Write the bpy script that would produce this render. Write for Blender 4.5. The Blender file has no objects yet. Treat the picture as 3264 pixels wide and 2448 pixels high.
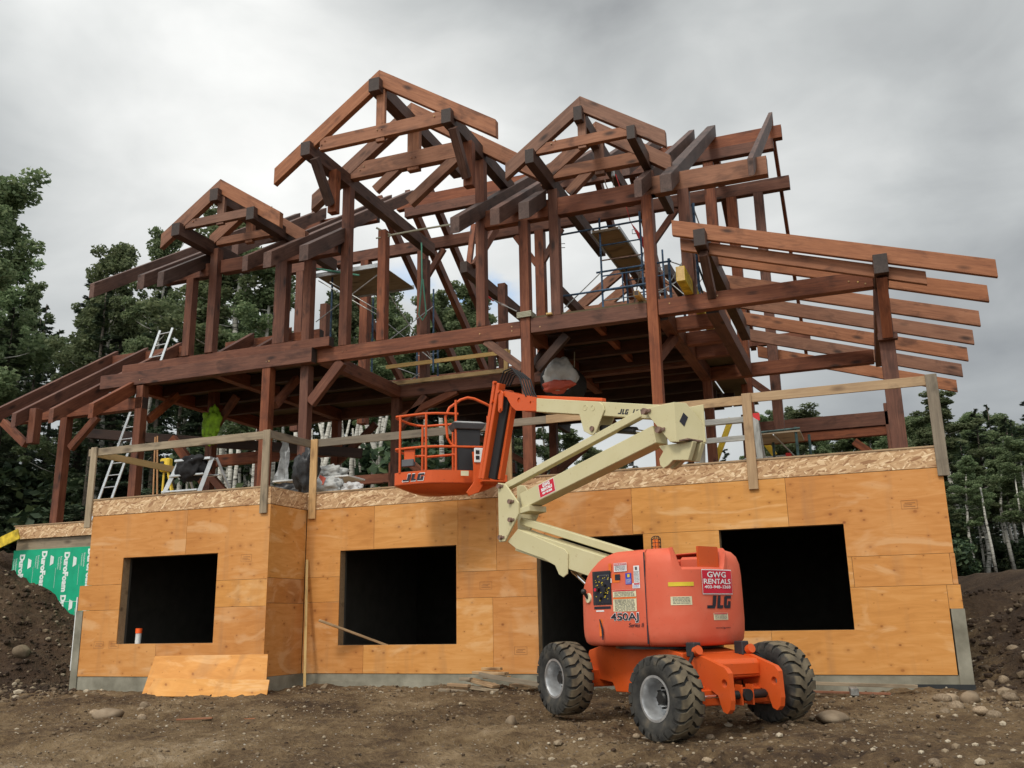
import bpy, bmesh, math, random
from mathutils import Vector, Matrix, noise
R=math.radians
sc=bpy.context.scene
col=sc.collection
# ------------------------------------------------------------------ camera
yaw,pitch,roll=R(-20.84),R(14.35),R(-1.052)
cy,sy,cp,sp=math.cos(yaw),math.sin(yaw),math.cos(pitch),math.sin(pitch)
fw=Vector((sy*cp,cy*cp,sp)); r0=Vector((cy,-sy,0)); u0=r0.cross(fw)
cr=r0*math.cos(roll)+u0*math.sin(roll); cu=-r0*math.sin(roll)+u0*math.cos(roll)
cd=bpy.data.cameras.new('camera'); cam=bpy.data.objects.new('camera',cd); col.objects.link(cam)
m=Matrix((cr,cu,-fw)).transposed().to_4x4(); m.translation=Vector((0,-14.6,0.83)); cam.matrix_world=m
cd.sensor_width=36; cd.lens=36*2951.85/3264; cd.clip_end=3000; cd.clip_start=.1
sc.camera=cam
# ------------------------------------------------------------------ world
w=bpy.data.worlds.new("World"); sc.world=w; w.use_nodes=True
nt=w.node_tree; N=nt.nodes; L=nt.links; N.clear()
def nd(t,**k):
    n=N.new(t)
    for a,b in k.items(): setattr(n,a,b)
    return n
out=nd('ShaderNodeOutputWorld'); sky=nd('ShaderNodeTexSky',sky_type='NISHITA'); sky.sun_disc=False
SUN_EL,SUN_AZ=R(48),R(188)   # azimuth measured from +Y clockwise: behind the camera
sky.sun_elevation=SUN_EL; sky.sun_rotation=SUN_AZ
bg1=nd('ShaderNodeBackground'); bg1.inputs[1].default_value=0.12; L.new(sky.outputs[0],bg1.inputs[0])
tc=nd('ShaderNodeTexCoord')
def vdot(v):
    d=nd('ShaderNodeVectorMath',operation='DOT_PRODUCT'); L.new(tc.outputs['Generated'],d.inputs[0]); d.inputs[1].default_value=v; return d.outputs['Value']
def mth(op,a,b=None,c=None,clamp=False):
    n=nd('ShaderNodeMath',operation=op); n.use_clamp=clamp
    for i,x in enumerate((a,b,c)):
        if x is None: continue
        if isinstance(x,(int,float)): n.inputs[i].default_value=x
        else: L.new(x,n.inputs[i])
    return n.outputs[0]
def smooth(v,a,b):
    n=nd('ShaderNodeMapRange',interpolation_type='SMOOTHSTEP'); L.new(v,n.inputs[0]); n.inputs[1].default_value=a; n.inputs[2].default_value=b; return n.outputs[0]
mp=nd('ShaderNodeMapping'); mp.inputs['Scale'].default_value=(1,1,1.8); L.new(tc.outputs['Generated'],mp.inputs[0])
def nz(sc_,det,dist,off=0):
    n=nd('ShaderNodeTexNoise'); n.inputs['Scale'].default_value=sc_; n.inputs['Detail'].default_value=det; n.inputs['Distortion'].default_value=dist; n.inputs['Roughness'].default_value=.5
    L.new(mp.outputs[0],n.inputs[0]); return n.outputs[0]
def dirv(px,py):
    v=cr*(px*1.4756-1632)/2951.85-cu*(py*1.4756-1224)/2951.85+fw; v.normalize(); return tuple(v)
n1=nz(2.6,7,.3); n2=nz(6.5,8,.5)
base=mth('ADD',mth('MULTIPLY',n1,.75),mth('MULTIPLY',n2,.35))           # ~.55
base=mth('MULTIPLY_ADD',base,.95,.01)
def lobe(px,py,ang,gain):
    s=smooth(vdot(dirv(px,py)),math.cos(R(ang)),1.0); return mth('MULTIPLY',s,gain)
tot=base
for a in ((560,160,18,.24),(1130,430,13,.20),(2150,760,14,-.20),(1080,-110,14,-.22),(1950,130,16,-.07),(60,480,14,-.05),(1800,360,8,.08),(100,-80,10,-.05)):
    tot=mth('ADD',tot,lobe(*a))
tot=mth('MAXIMUM',tot,.2)
# cloud deck is brighter towards the hidden sun behind the camera
sd=(math.sin(SUN_AZ)*math.cos(SUN_EL),math.cos(SUN_AZ)*math.cos(SUN_EL),math.sin(SUN_EL))
sunl=mth('MULTIPLY',smooth(vdot(sd),-.1,1.0),1.0)
rmp=nd('ShaderNodeValToRGB'); L.new(tot,rmp.inputs[0]); e=rmp.color_ramp.elements
e[0].position=.2; e[0].color=(.235,.243,.248,1); e[1].position=.92; e[1].color=(.95,.95,.92,1)
x=e.new(.5); x.color=(.505,.52,.512,1)
bg2=nd('ShaderNodeBackground'); L.new(rmp.outputs[0],bg2.inputs[0]); L.new(mth('ADD',sunl,.86),bg2.inputs[1])
# small blue openings near the middle of the roof
pn=nz(9,6,.4); hole=mth('MULTIPLY',smooth(vdot(dirv(1010,520)),math.cos(R(6.0)),math.cos(R(2))),smooth(pn,.50,.72))
bgb=nd('ShaderNodeBackground'); bgb.inputs[0].default_value=(.22,.42,.72,1); bgb.inputs[1].default_value=1.0
mx=nd('ShaderNodeMixShader'); L.new(hole,mx.inputs[0]); L.new(bg2.outputs[0],mx.inputs[1]); L.new(bgb.outputs[0],mx.inputs[2])
mx2=nd('ShaderNodeMixShader'); mx2.inputs[0].default_value=.06; L.new(mx.outputs[0],mx2.inputs[1]); L.new(bg1.outputs[0],mx2.inputs[2])
L.new(mx2.outputs[0],out.inputs[0])
sl=bpy.data.lights.new('sun','SUN'); sl.energy=1.3; sl.angle=R(12); sl.color=(1,.92,.80)
so=bpy.data.objects.new('sun',sl); col.objects.link(so); so.rotation_euler=Vector(sd).to_track_quat('Z','Y').to_euler()
vs=sc.view_settings; vs.view_transform='Standard'; vs.look='None'; vs.exposure=0.42; vs.gamma=1; vs.use_curve_mapping=False
# ------------------------------------------------------------------ materials
MATS={}
class MB:
    def __init__(s,name):
        s.m=bpy.data.materials.new(name); s.m.use_nodes=True; s.t=s.m.node_tree; s.t.nodes.clear()
        s.o=s.n('ShaderNodeOutputMaterial'); s.b=s.n('ShaderNodeBsdfPrincipled'); s.l(s.b.outputs[0],s.o.inputs[0]); MATS[name]=s.m
        s.b.inputs['Specular IOR Level'].default_value=.3
    def n(s,t,**k):
        x=s.t.nodes.new(t)
        for a,b in k.items(): setattr(x,a,b)
        return x
    def l(s,a,b): s.t.links.new(a,b)
    def co(s,scale=(1,1,1),kind='Object',rnd=0):
        c=s.n('ShaderNodeTexCoord'); mp=s.n('ShaderNodeMapping'); mp.inputs['Scale'].default_value=scale; s.l(c.outputs[kind],mp.inputs[0])
        if rnd:
            oi=s.n('ShaderNodeObjectInfo'); mm=s.m_('MULTIPLY',oi.outputs['Random'],rnd); s.l(mm,mp.inputs['Location'])
        return mp.outputs[0]
    def m_(s,op,a,b=0,clamp=False):
        x=s.n('ShaderNodeMath',operation=op); x.use_clamp=clamp
        for i,v in enumerate((a,b)):
            if isinstance(v,(int,float)): x.inputs[i].default_value=v
            else: s.l(v,x.inputs[i])
        return x.outputs[0]
    def noise(s,vec,scale,detail=4,dist=0,rough=.55):
        x=s.n('ShaderNodeTexNoise'); s.l(vec,x.inputs[0]); x.inputs['Scale'].default_value=scale; x.inputs['Detail'].default_value=detail; x.inputs['Distortion'].default_value=dist; x.inputs['Roughness'].default_value=rough; return x.outputs[0]
    def ramp(s,f,stops):
        x=s.n('ShaderNodeValToRGB'); s.l(f,x.inputs[0]); e=x.color_ramp.elements
        e[0].position,e[0].color=stops[0][0],(*stops[0][1],1); e[1].position,e[1].color=stops[-1][0],(*stops[-1][1],1)
        for p,c in stops[1:-1]:
            k=e.new(p); k.color=(*c,1)
        return x.outputs[0]
    def mix(s,f,a,b,mode='MIX'):
        x=s.n('ShaderNodeMix',data_type='RGBA',blend_type=mode)
        for i,v in ((0,f),(6,a),(7,b)):
            if isinstance(v,(int,float)): x.inputs[i].default_value=v
            elif isinstance(v,tuple): x.inputs[i].default_value=(*v,1)
            else: s.l(v,x.inputs[i])
        return x.outputs[2]
    def rng(s,v,a,b,c=0,d=1):
        x=s.n('ShaderNodeMapRange'); s.l(v,x.inputs[0]); x.inputs[1].default_value=a; x.inputs[2].default_value=b; x.inputs[3].default_value=c; x.inputs[4].default_value=d; return x.outputs[0]
    def col(s,c): 
        if isinstance(c,tuple): s.b.inputs['Base Color'].default_value=(*c,1)
        else: s.l(c,s.b.inputs['Base Color'])
    def rough(s,r):
        if isinstance(r,(int,float)): s.b.inputs['Roughness'].default_value=r
        else: s.l(r,s.b.inputs['Roughness'])
    def bump(s,h,st=.3,d=.02):
        x=s.n('ShaderNodeBump'); x.inputs['Strength'].default_value=st; x.inputs['Distance'].default_value=d; s.l(h,x.inputs['Height']); s.l(x.outputs[0],s.b.inputs['Normal'])
    def rnd(s):
        return s.n('ShaderNodeObjectInfo').outputs['Random']
def wood(name,dark,mid,light,knots=True,rough=.6,kn=(.02,.008,.005),vscale=1.0):
    M=MB(name); v=M.co((.55,9,9),rnd=37.0); v2=M.co((1,1,1),rnd=53.0)
    g=M.noise(v,2.2,6,1.1); g2=M.noise(v2,1.1,3,.4)
    g3=M.noise(M.co((.9,16,16),rnd=71.0),2.6,4,2.2); f=M.m_('ADD',M.m_('MULTIPLY',g,.42),M.m_('ADD',M.m_('MULTIPLY',g2,.30),M.m_('MULTIPLY',g3,.28)))
    c=M.ramp(f,[(.30,dark),(.5,mid),(.70,light)])
    if knots:
        vv=M.co((1.5,4,4),rnd=11.0); vo=M.n('ShaderNodeTexVoronoi'); vo.inputs['Scale'].default_value=.9; M.l(vv,vo.inputs[0])
        k=M.rng(vo.outputs['Distance'],.07,.22,1,0); c=M.mix(M.m_('MULTIPLY',k,.85,True),c,kn)
        bl=M.noise(M.co((1.0,2.2,2.2),rnd=91.0),1.7,4,.5); c=M.mix(M.rng(bl,.54,.70,0,.62),c,tuple(.45*q for q in dark))
    r=M.rng(M.rnd(),0,1,.72,1.25); c=M.mix(1.0,c,M.n('ShaderNodeCombineColor').outputs[0],'MULTIPLY') if False else c
    cc=M.n('ShaderNodeHueSaturation'); M.l(r,cc.inputs['Value']); M.l(c,cc.inputs['Color']); M.l(M.rng(M.rnd(),0,1,.9,1.12),cc.inputs['Saturation'])
    M.col(cc.outputs[0]); M.rough(rough); M.bump(g,.25,.006); return M
wood('stain',(.050,.016,.009),(.155,.053,.028),(.26,.105,.056))
wood('stain_light',(.12,.046,.026),(.245,.108,.060),(.35,.17,.10))
wood('stain_grey',(.035,.018,.014),(.085,.046,.035),(.15,.09,.072))
wood('end_dark',(.02,.015,.014),(.045,.032,.028),(.075,.058,.05),knots=False)
wood('lumber',(.28,.17,.085),(.45,.29,.15),(.58,.40,.22),kn=(.12,.06,.03))
wood('lumber_grey',(.15,.12,.085),(.25,.20,.14),(.36,.30,.22),kn=(.07,.05,.035))
wood('lumber_yellow',(.40,.25,.09),(.55,.37,.15),(.66,.47,.22),kn=(.2,.1,.04))
wood('weathered',(.14,.14,.13),(.25,.25,.235),(.38,.38,.36),kn=(.08,.07,.06))
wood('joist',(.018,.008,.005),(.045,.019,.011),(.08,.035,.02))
def plain(name,c,rough=.5,metal=0,var=.12,scale=4,bump=0,emit=None,spec=.3):
    M=MB(name); v=M.co((1,1,1)); f=M.noise(v,scale,5)
    d=tuple(max(0,x*(1-var*1.6)) for x in c); l=tuple(min(1,x*(1+var)) for x in c)
    M.col(M.ramp(f,[(.3,d),(.7,l)])); M.rough(rough); M.b.inputs['Metallic'].default_value=metal; M.b.inputs['Specular IOR Level'].default_value=spec
    if bump: M.bump(f,bump,.01)
    if emit: M.b.inputs['Emission Color'].default_value=(*emit,1); M.b.inputs['Emission Strength'].default_value=1
    return M
# plywood: flat faces, panel seams, knots, peeled-veneer figure
M=MB('plywood'); v=M.co((1,1,1),rnd=61.0); fig=M.noise(M.co((.8,1,5),rnd=31.0),2.0,5,1.6); big=M.noise(v,.5,3,.3)
c=M.ramp(M.m_('ADD',M.m_('MULTIPLY',fig,.45),M.m_('MULTIPLY',big,.55)),[(.34,(.50,.235,.080)),(.5,(.61,.305,.110)),(.64,(.68,.37,.15))])
sx=M.n('ShaderNodeSeparateXYZ'); M.l(M.co((1,1,1),rnd=17.0),sx.inputs[0]); cx_=M.n('ShaderNodeCombineXYZ'); M.l(M.m_('ADD',sx.outputs[0],sx.outputs[1]),cx_.inputs[0]); M.l(M.m_('MULTIPLY',sx.outputs[2],1.3),cx_.inputs[1])
vo=M.n('ShaderNodeTexVoronoi',voronoi_dimensions='2D'); vo.inputs['Scale'].default_value=3.6; M.l(cx_.outputs[0],vo.inputs[0])
wn=M.n('ShaderNodeTexWhiteNoise'); M.l(vo.outputs['Position'],wn.inputs[0])
kr=M.m_('ADD',M.m_('MULTIPLY',M.m_('POWER',wn.outputs[0],2.5),.12),.012); k=M.m_('SUBTRACT',1,M.m_('DIVIDE',vo.outputs['Distance'],kr),True)
c=M.mix(M.m_('MULTIPLY',M.m_('MULTIPLY',k,1.7,True),M.rng(M.noise(v,1.3,2),.35,.6,.45,1.0)),c,(.22,.085,.035))
halo=M.m_('SUBTRACT',1,M.m_('DIVIDE',vo.outputs['Distance'],M.m_('MULTIPLY',kr,3.2)),True); c=M.mix(M.m_('MULTIPLY',halo,.45,True),c,(.36,.15,.05))
st=M.noise(M.co((2.2,1,.25),rnd=23.0),1.6,3,.2); c=M.mix(M.rng(st,.54,.72,0,.42),c,(.36,.20,.10)); pale=M.noise(M.co((.5,1,1.6),rnd=43.0),1.5,4,1.2); c=M.mix(M.rng(pale,.56,.66,0,.5),c,(.76,.50,.27))
h=M.n('ShaderNodeHueSaturation'); M.l(c,h.inputs['Color']); M.l(M.rng(M.rnd(),0,1,.83,1.0),h.inputs['Value']); h.inputs['Saturation'].default_value=1.08; M.l(M.rng(M.rnd(),0,1,.491,.501),h.inputs['Hue']); M.col(h.outputs[0]); M.rough(.65); M.bump(fig,.06,.004)
M=MB('osb'); sx=M.n('ShaderNodeSeparateXYZ'); M.l(M.co(),sx.inputs[0]); cb_=M.n('ShaderNodeCombineXYZ'); M.l(M.m_('ADD',sx.outputs[0],sx.outputs[1]),cb_.inputs[0]); M.l(sx.outputs[2],cb_.inputs[1])
lay=[]
for ang,off in ((8,0),(52,3.3),(-47,7.7),(-15,11.1)):
    mp_=M.n('ShaderNodeMapping'); mp_.inputs['Rotation'].default_value=(0,0,R(ang)); mp_.inputs['Location'].default_value=(off,off,0); M.l(cb_.outputs[0],mp_.inputs[0]); m2=M.n('ShaderNodeMapping'); m2.inputs['Scale'].default_value=(9,42,1); M.l(mp_.outputs[0],m2.inputs[0])
    vo=M.n('ShaderNodeTexVoronoi',voronoi_dimensions='2D'); vo.inputs['Scale'].default_value=1; M.l(m2.outputs[0],vo.inputs[0]); sp3=M.n('ShaderNodeSeparateColor'); M.l(vo.outputs['Color'],sp3.inputs[0]); lay.append((sp3.outputs[0],sp3.outputs[1]))
rc=[(0,(.28,.14,.065)),(.25,(.45,.27,.14)),(.65,(.54,.345,.185)),(.88,(.70,.50,.30)),(1,(.80,.62,.40))]
c=M.ramp(lay[0][0],rc)
for f_,g_ in lay[1:]: c=M.mix(M.m_('GREATER_THAN',g_,.60),c,M.ramp(f_,rc))
M.col(c); M.rough(.7)
M=MB('concrete'); v=M.co(); f=M.noise(v,3,6); M.col(M.ramp(f,[(.3,(.155,.145,.11)),(.7,(.31,.295,.235))])); M.rough(.9); M.bump(M.noise(v,30,4),.2,.01)
plain('stamp_ink',(.33,.15,.06),.8)
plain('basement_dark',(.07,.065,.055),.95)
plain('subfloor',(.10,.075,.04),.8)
plain('alu',(.60,.62,.63),.38,.85,.1,8)
plain('alu_paint',(.62,.64,.64),.5,.1,.1)
plain('green_steel',(.03,.06,.06),.5,.2,.4,9)
plain('blue_steel',(.055,.10,.17),.5,.2,.45,9)
plain('rust_steel',(.22,.14,.11),.6,.3,.4,12)
plain('galv',(.42,.43,.43),.45,.6,.25,9)
plain('yellow_paint',(.62,.45,.035),.6,0,.35,6)
plain('yellow',(.72,.50,.05),.5); plain('red',(.55,.03,.03),.5); plain('black_rubber',(.015,.015,.016),.6); plain('black_cloth',(.018,.018,.02),.9,0,.4,6,.4)
plain('tarp_black',(.03,.03,.032),.35,0,.5,5,.8); plain('white_sheet',(.48,.48,.48),.7,0,.12,5,.8); plain('bag_white',(.42,.43,.42),.6,0,.15,5,.9); plain('bag_red',(.42,.08,.05),.6)
plain('hivis',(.22,.42,.02),.7,0,.35,7,.5); plain('strap',(.33,.32,.24),.8); plain('strap_green',(.10,.30,.22),.7); plain('orange_cap',(.95,.12,.02),.5,emit=(.2,.02,.0))
MATS['orange_cap'].node_tree.nodes['Principled BSDF'].inputs['Emission Strength'].default_value=0
plain('tool_wood',(.42,.22,.10),.6); plain('white_plastic',(.70,.71,.70),.5); plain('skirt_black',(.03,.033,.035),.8)
plain('chrome',(.7,.7,.72),.15,1,.05); plain('cylinder_black',(.02,.02,.02),.4)
# lift paints
def paint(name,c,dirt,rough=.45,fade=None):
    M=MB(name); v=M.co(); f=M.noise(v,2.3,6,.4); sp_=M.noise(v,24,5,.2)
    x=M.mix(M.rng(f,.45,.75,0,.55),c,fade or tuple(min(1,k*1.12) for k in c))
    x=M.mix(M.rng(sp_,.63,.78,0,.75),x,dirt)
    M.col(x); M.rough(M.rng(f,.3,.7,rough-.08,rough+.15)); M.bump(sp_,.04,.003)
paint('cream',(.54,.49,.29),(.30,.18,.08),.5,(.60,.555,.36))
paint('orange',(.58,.085,.014),(.18,.05,.02),.42,(.62,.11,.028))
paint('hood',(.62,.115,.060),(.40,.09,.05),.55,(.68,.20,.125))
plain('black_plastic',(.03,.031,.034),.5); plain('grey_plastic',(.10,.105,.115),.5); plain('dusty_grey',(.33,.33,.33),.9)
plain('decal_cream',(.66,.62,.42),.6); plain('decal_white',(.75,.75,.76),.6); plain('decal_blue',(.04,.07,.45),.6); plain('decal_red',(.55,.015,.04),.5); plain('decal_yellow',(.68,.52,.04),.5); plain('decal_dark',(.02,.02,.03),.5); plain('decal_orange',(.75,.16,.02),.5)
M=plain('rim_silver',(.52,.53,.54),.38,.7,.25,7)
M=MB('tyre'); v=M.co(); f=M.noise(v,6,6); g=M.noise(v,40,4); sx=M.n('ShaderNodeSeparateXYZ'); M.l(v,sx.inputs[0]); rr_=M.m_('SQRT',M.m_('ADD',M.m_('MULTIPLY',sx.outputs[0],sx.outputs[0]),M.m_('MULTIPLY',sx.outputs[2],sx.outputs[2])))
c1_=M.ramp(f,[(.35,(.022,.022,.022)),(.55,(.05,.048,.043)),(.75,(.12,.10,.075))]); c2_=M.ramp(f,[(.32,(.07,.058,.042)),(.52,(.13,.105,.07)),(.72,(.20,.165,.11))]); M.col(M.mix(M.rng(rr_,.405,.415,0,1),c1_,c2_)); M.rough(.85); M.bump(g,.3,.01)
plain('amber',(.85,.18,.02),.25)
plain('foam_green',(.005,.36,.19),.55,0,.1)
plain('print_white',(.70,.78,.74),.6)
# ground
def soil(name,bank=False):
    M=MB(name); v=M.co((1,1,1),'Object')
    f=M.noise(v,.35,5,.6); f2=M.noise(v,2.2,8,.4,.65); f3=M.noise(v,14,6)
    s_=M.m_('ADD',M.m_('MULTIPLY',f,.45),M.m_('ADD',M.m_('MULTIPLY',f2,.35),M.m_('MULTIPLY',f3,.2)))
    c=M.ramp(s_,[(.38,(.040,.023,.012)),(.45,(.090,.055,.027)),(.51,(.145,.095,.048)),(.58,(.215,.150,.083)),(.68,(.34,.265,.18))] if not bank else [(.36,(.025,.015,.010)),(.5,(.055,.034,.021)),(.66,(.11,.074,.048))])
    vo=M.n('ShaderNodeTexVoronoi'); vo.inputs['Scale'].default_value=26; M.l(v,vo.inputs[0]); sep=M.n('ShaderNodeSeparateColor'); M.l(vo.outputs['Color'],sep.inputs[0])
    sz=M.m_('ADD',M.m_('MULTIPLY',M.m_('POWER',sep.outputs[1],3.0),.36),.06); pk=M.m_('GREATER_THAN',sz,vo.outputs['Distance']); on=M.m_('MULTIPLY',pk,M.m_('GREATER_THAN',sep.outputs[0],.55 if not bank else .7))
    c=M.mix(on,c,M.ramp(sep.outputs[2],[(0,(.12,.09,.07)),(.6,(.28,.23,.17)),(1,(.46,.42,.36))]))
    if not bank:
        at=M.n('ShaderNodeAttribute'); at.attribute_name='loose'; cb=M.ramp(s_,[(.36,(.022,.012,.007)),(.5,(.052,.030,.017)),(.66,(.105,.066,.038))]); c=M.mix(M.m_('MULTIPLY',at.outputs['Fac'],.9,True),c,cb)
    M.col(c); M.rough(.95); hh=M.m_('ADD',M.m_('MULTIPLY',f2,1.0),M.m_('ADD',M.m_('ADD',M.m_('MULTIPLY',f3,.7),M.m_('MULTIPLY',M.noise(v,38,5),.35)),M.m_('MULTIPLY',on,.12))); M.bump(hh,1.0,.09); return M
soil('soil'); soil('soil_bank',True)
# blend bank darker by a vertex attribute of loose fill
def addbank():
    M=MATS['soil']; t=M.node_tree; return M
M=MB('stone'); v=M.co((1,1,1),rnd=9.0); c=M.ramp(M.noise(v,4,5),[(.3,(.15,.11,.07)),(.55,(.28,.21,.14)),(.8,(.42,.34,.25))]); h=M.n('ShaderNodeHueSaturation'); M.l(c,h.inputs['Color']); M.l(M.rng(M.rnd(),0,1,.7,1.2),h.inputs['Value']); M.col(h.outputs[0]); M.rough(.85); M.bump(M.noise(v,16,5),.3,.02)
M=MB('gravel'); g=M.n('ShaderNodeNewGeometry'); M.col(M.ramp(g.outputs['Random Per Island'],[(0,(.07,.048,.03)),(.45,(.14,.10,.062)),(.8,(.23,.175,.115)),(1,(.42,.36,.27))])); M.rough(.9)
def leafmat(name,cols,tr=.35):
    M=MB(name); g=M.n('ShaderNodeNewGeometry'); c=M.ramp(g.outputs['Random Per Island'],cols); h=M.n('ShaderNodeHueSaturation'); M.l(c,h.inputs['Color']); M.l(M.rng(M.rnd(),0,1,.7,1.25),h.inputs['Value']); M.l(M.rng(M.rnd(),0,1,.48,.515),h.inputs['Hue'])
    M.col(h.outputs[0]); M.rough(.6); tl=M.n('ShaderNodeBsdfTranslucent'); M.l(h.outputs[0],tl.inputs[0]); mxx=M.n('ShaderNodeMixShader'); mxx.inputs[0].default_value=tr; M.l(M.b.outputs[0],mxx.inputs[1]); M.l(tl.outputs[0],mxx.inputs[2]); M.l(mxx.outputs[0],M.o.inputs[0])
leafmat('leaf_aspen',[(0,(.085,.125,.060)),(.5,(.165,.215,.105)),(1,(.26,.31,.165))],.5)
leafmat('leaf_spruce',[(0,(.042,.072,.046)),(.5,(.080,.120,.074)),(1,(.14,.18,.105))],.25)
leafmat('leaf_bush',[(0,(.025,.046,.026)),(.6,(.060,.098,.048)),(1,(.12,.16,.07))],.3)
M=MB('birch_bark'); v=M.co((1,1,3.2),rnd=21.0); f=M.noise(v,2.2,5,.5); f2=M.noise(v,9,4,.3)
c=M.ramp(f,[(.36,(.03,.028,.025)),(.43,(.36,.35,.31)),(.6,(.52,.51,.46)),(.8,(.62,.61,.56))]); c=M.mix(M.rng(f2,.62,.70,0,1),c,(.03,.027,.024)); M.col(c); M.rough(.8)
M=MB('spruce_bark'); M.col(M.ramp(M.noise(M.co(),8,5),[(.3,(.05,.04,.03)),(.7,(.13,.11,.09))])); M.rough(.9)
# ------------------------------------------------------------------ helpers
def link(o,parent=None):
    col.objects.link(o)
    if parent is not None: o.parent=parent
    return o
def empty(name,label,cat,loc=(0,0,0),rz=0,group=None):
    o=bpy.data.objects.new(name,None); o.location=loc; o.rotation_euler=(0,0,rz); o.empty_display_size=.1; link(o)
    o['label']=label; o['category']=cat
    if group: o['group']=group
    return o
def tag(o,label,cat,group=None):
    o['label']=label; o['category']=cat
    if group: o['group']=group
    return o
def mesh_obj(name,verts,faces,mat,parent=None,smooth=False,M_=None,mats=None,mi=None):
    me=bpy.data.meshes.new(name); me.from_pydata([tuple(v) for v in verts],[],faces); me.update()
    for mm in (mats or [mat]): me.materials.append(MATS[mm])
    if mi:
        for p,i in zip(me.polygons,mi): p.material_index=i
    if smooth:
        for p in me.polygons: p.use_smooth=True
    o=bpy.data.objects.new(name,me)
    if M_ is not None: o.matrix_world=M_
    return link(o,parent)
class G:   # geometry collector in world coordinates
    def __init__(s): s.v=[]; s.f=[]
    def add(s,vs,fs):
        k=len(s.v); s.v+=[Vector(v) for v in vs]; s.f+=[tuple(i+k for i in f) for f in fs]; return s
    def box(s,c,d,rot=None):
        c=Vector(c); hx,hy,hz=[q/2 for q in d]
        vs=[Vector((x,y,z)) for x in (-hx,hx) for y in (-hy,hy) for z in (-hz,hz)]
        if rot is not None: vs=[rot@q for q in vs]
        return s.add([c+q for q in vs],[(0,1,3,2),(4,6,7,5),(0,4,5,1),(2,3,7,6),(0,2,6,4),(1,5,7,3)])
    def mm(s,a,b): # min,max box
        return s.box([(p+q)/2 for p,q in zip(a,b)],[abs(q-p) for p,q in zip(a,b)])
    def tube(s,p,r=.02,n=8,cap=True,r2=None,closed=False):
        p=[Vector(q) for q in p]; rings=[]; prev=None
        for i,q in enumerate(p):
            if closed: t=(p[(i+1)%len(p)]-p[i-1]).normalized()
            else: t=(p[min(i+1,len(p)-1)]-p[max(i-1,0)]).normalized()
            a=t.orthogonal().normalized() if prev is None else (prev-t*prev.dot(t)).normalized()
            prev=a; b=t.cross(a); rr=r if r2 is None else r+(r2-r)*i/max(1,len(p)-1)
            rings.append([q+(a*math.cos(2*math.pi*k/n)+b*math.sin(2*math.pi*k/n))*rr for k in range(n)])
        vs=[v for g in rings for v in g]; fs=[]; m=len(p)
        for i in range(m if closed else m-1):
            j=(i+1)%m
            for k in range(n): fs.append((i*n+k,i*n+(k+1)%n,j*n+(k+1)%n,j*n+k))
        if cap and not closed: fs.append(tuple(range(n))[::-1]); fs.append(tuple((m-1)*n+k for k in range(n)))
        return s.add(vs,fs)
    def prism(s,poly,o,u,v,n0,n1,nrm): # polygon in plane (o,u,v) extruded along nrm n0..n1
        o,u,v,nrm=map(Vector,(o,u,v,nrm)); k=len(poly)
        a=[o+u*x+v*y+nrm*n0 for x,y in poly]; b=[o+u*x+v*y+nrm*n1 for x,y in poly]
        fs=[tuple(range(k))[::-1],tuple(range(k,2*k))]+[(i,(i+1)%k,k+(i+1)%k,k+i) for i in range(k)]
        return s.add(a+b,fs)
    def lathe(s,prof,c,ax,n=24):
        c=Vector(c); ax=Vector(ax).normalized(); a=ax.orthogonal().normalized(); b=ax.cross(a); m=len(prof)
        vs=[c+ax*h+(a*math.cos(2*math.pi*k/n)+b*math.sin(2*math.pi*k/n))*r for k in range(n) for r,h in prof]
        fs=[(k*m+i,k*m+i+1,((k+1)%n)*m+i+1,((k+1)%n)*m+i) for k in range(n) for i in range(m-1)]
        return s.add(vs,fs)
    def ball(s,c,r,seg=8,sc_=(1,1,1)):
        c=Vector(c); vs=[];fs=[]
        for i in range(seg+1):
            t=math.pi*i/seg
            for k in range(2*seg): p=math.pi*k/seg; vs.append(c+Vector((math.sin(t)*math.cos(p)*sc_[0],math.sin(t)*math.sin(p)*sc_[1],math.cos(t)*sc_[2]))*r)
        n=2*seg
        for i in range(seg):
            for k in range(n): fs.append((i*n+k,i*n+(k+1)%n,(i+1)*n+(k+1)%n,(i+1)*n+k))
        return s.add(vs,fs)
    def obj(s,name,mat,parent=None,smooth=False,bevel=0,org=None,wn=False):
        # local origin
        if org is None:
            org=Vector((0,0,0))
            for q in s.v: org+=q
            org/=len(s.v)
        org=Vector(org); po=parent.matrix_world.translation if parent is not None else Vector((0,0,0))
        o=mesh_obj(name,[q-org for q in s.v],s.f,mat,None,smooth)
        bm=bmesh.new(); bm.from_mesh(o.data); bmesh.ops.remove_doubles(bm,verts=bm.verts,dist=1e-5)
        bmesh.ops.recalc_face_normals(bm,faces=bm.faces)
        if bevel: bmesh.ops.bevel(bm,geom=bm.edges[:],offset=bevel,segments=1,affect='EDGES')
        bm.to_mesh(o.data); bm.free()
        if smooth:
            for p in o.data.polygons: p.use_smooth=True
            o.data.set_sharp_from_angle(angle=R(38)) if hasattr(o.data,'set_sharp_from_angle') else None
        o.location=org
        if parent is not None: setparent(o,parent)
        return o
def world_loc(o):
    l=Vector(o.location); p=o.parent
    while p is not None: l+=Vector(p.location); p=p.parent
    return l
def setparent(o,parent):   # every parent here is unrotated, so subtract its world location
    l=Vector(o.location); o.parent=parent; o.location=l-world_loc(parent)
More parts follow.
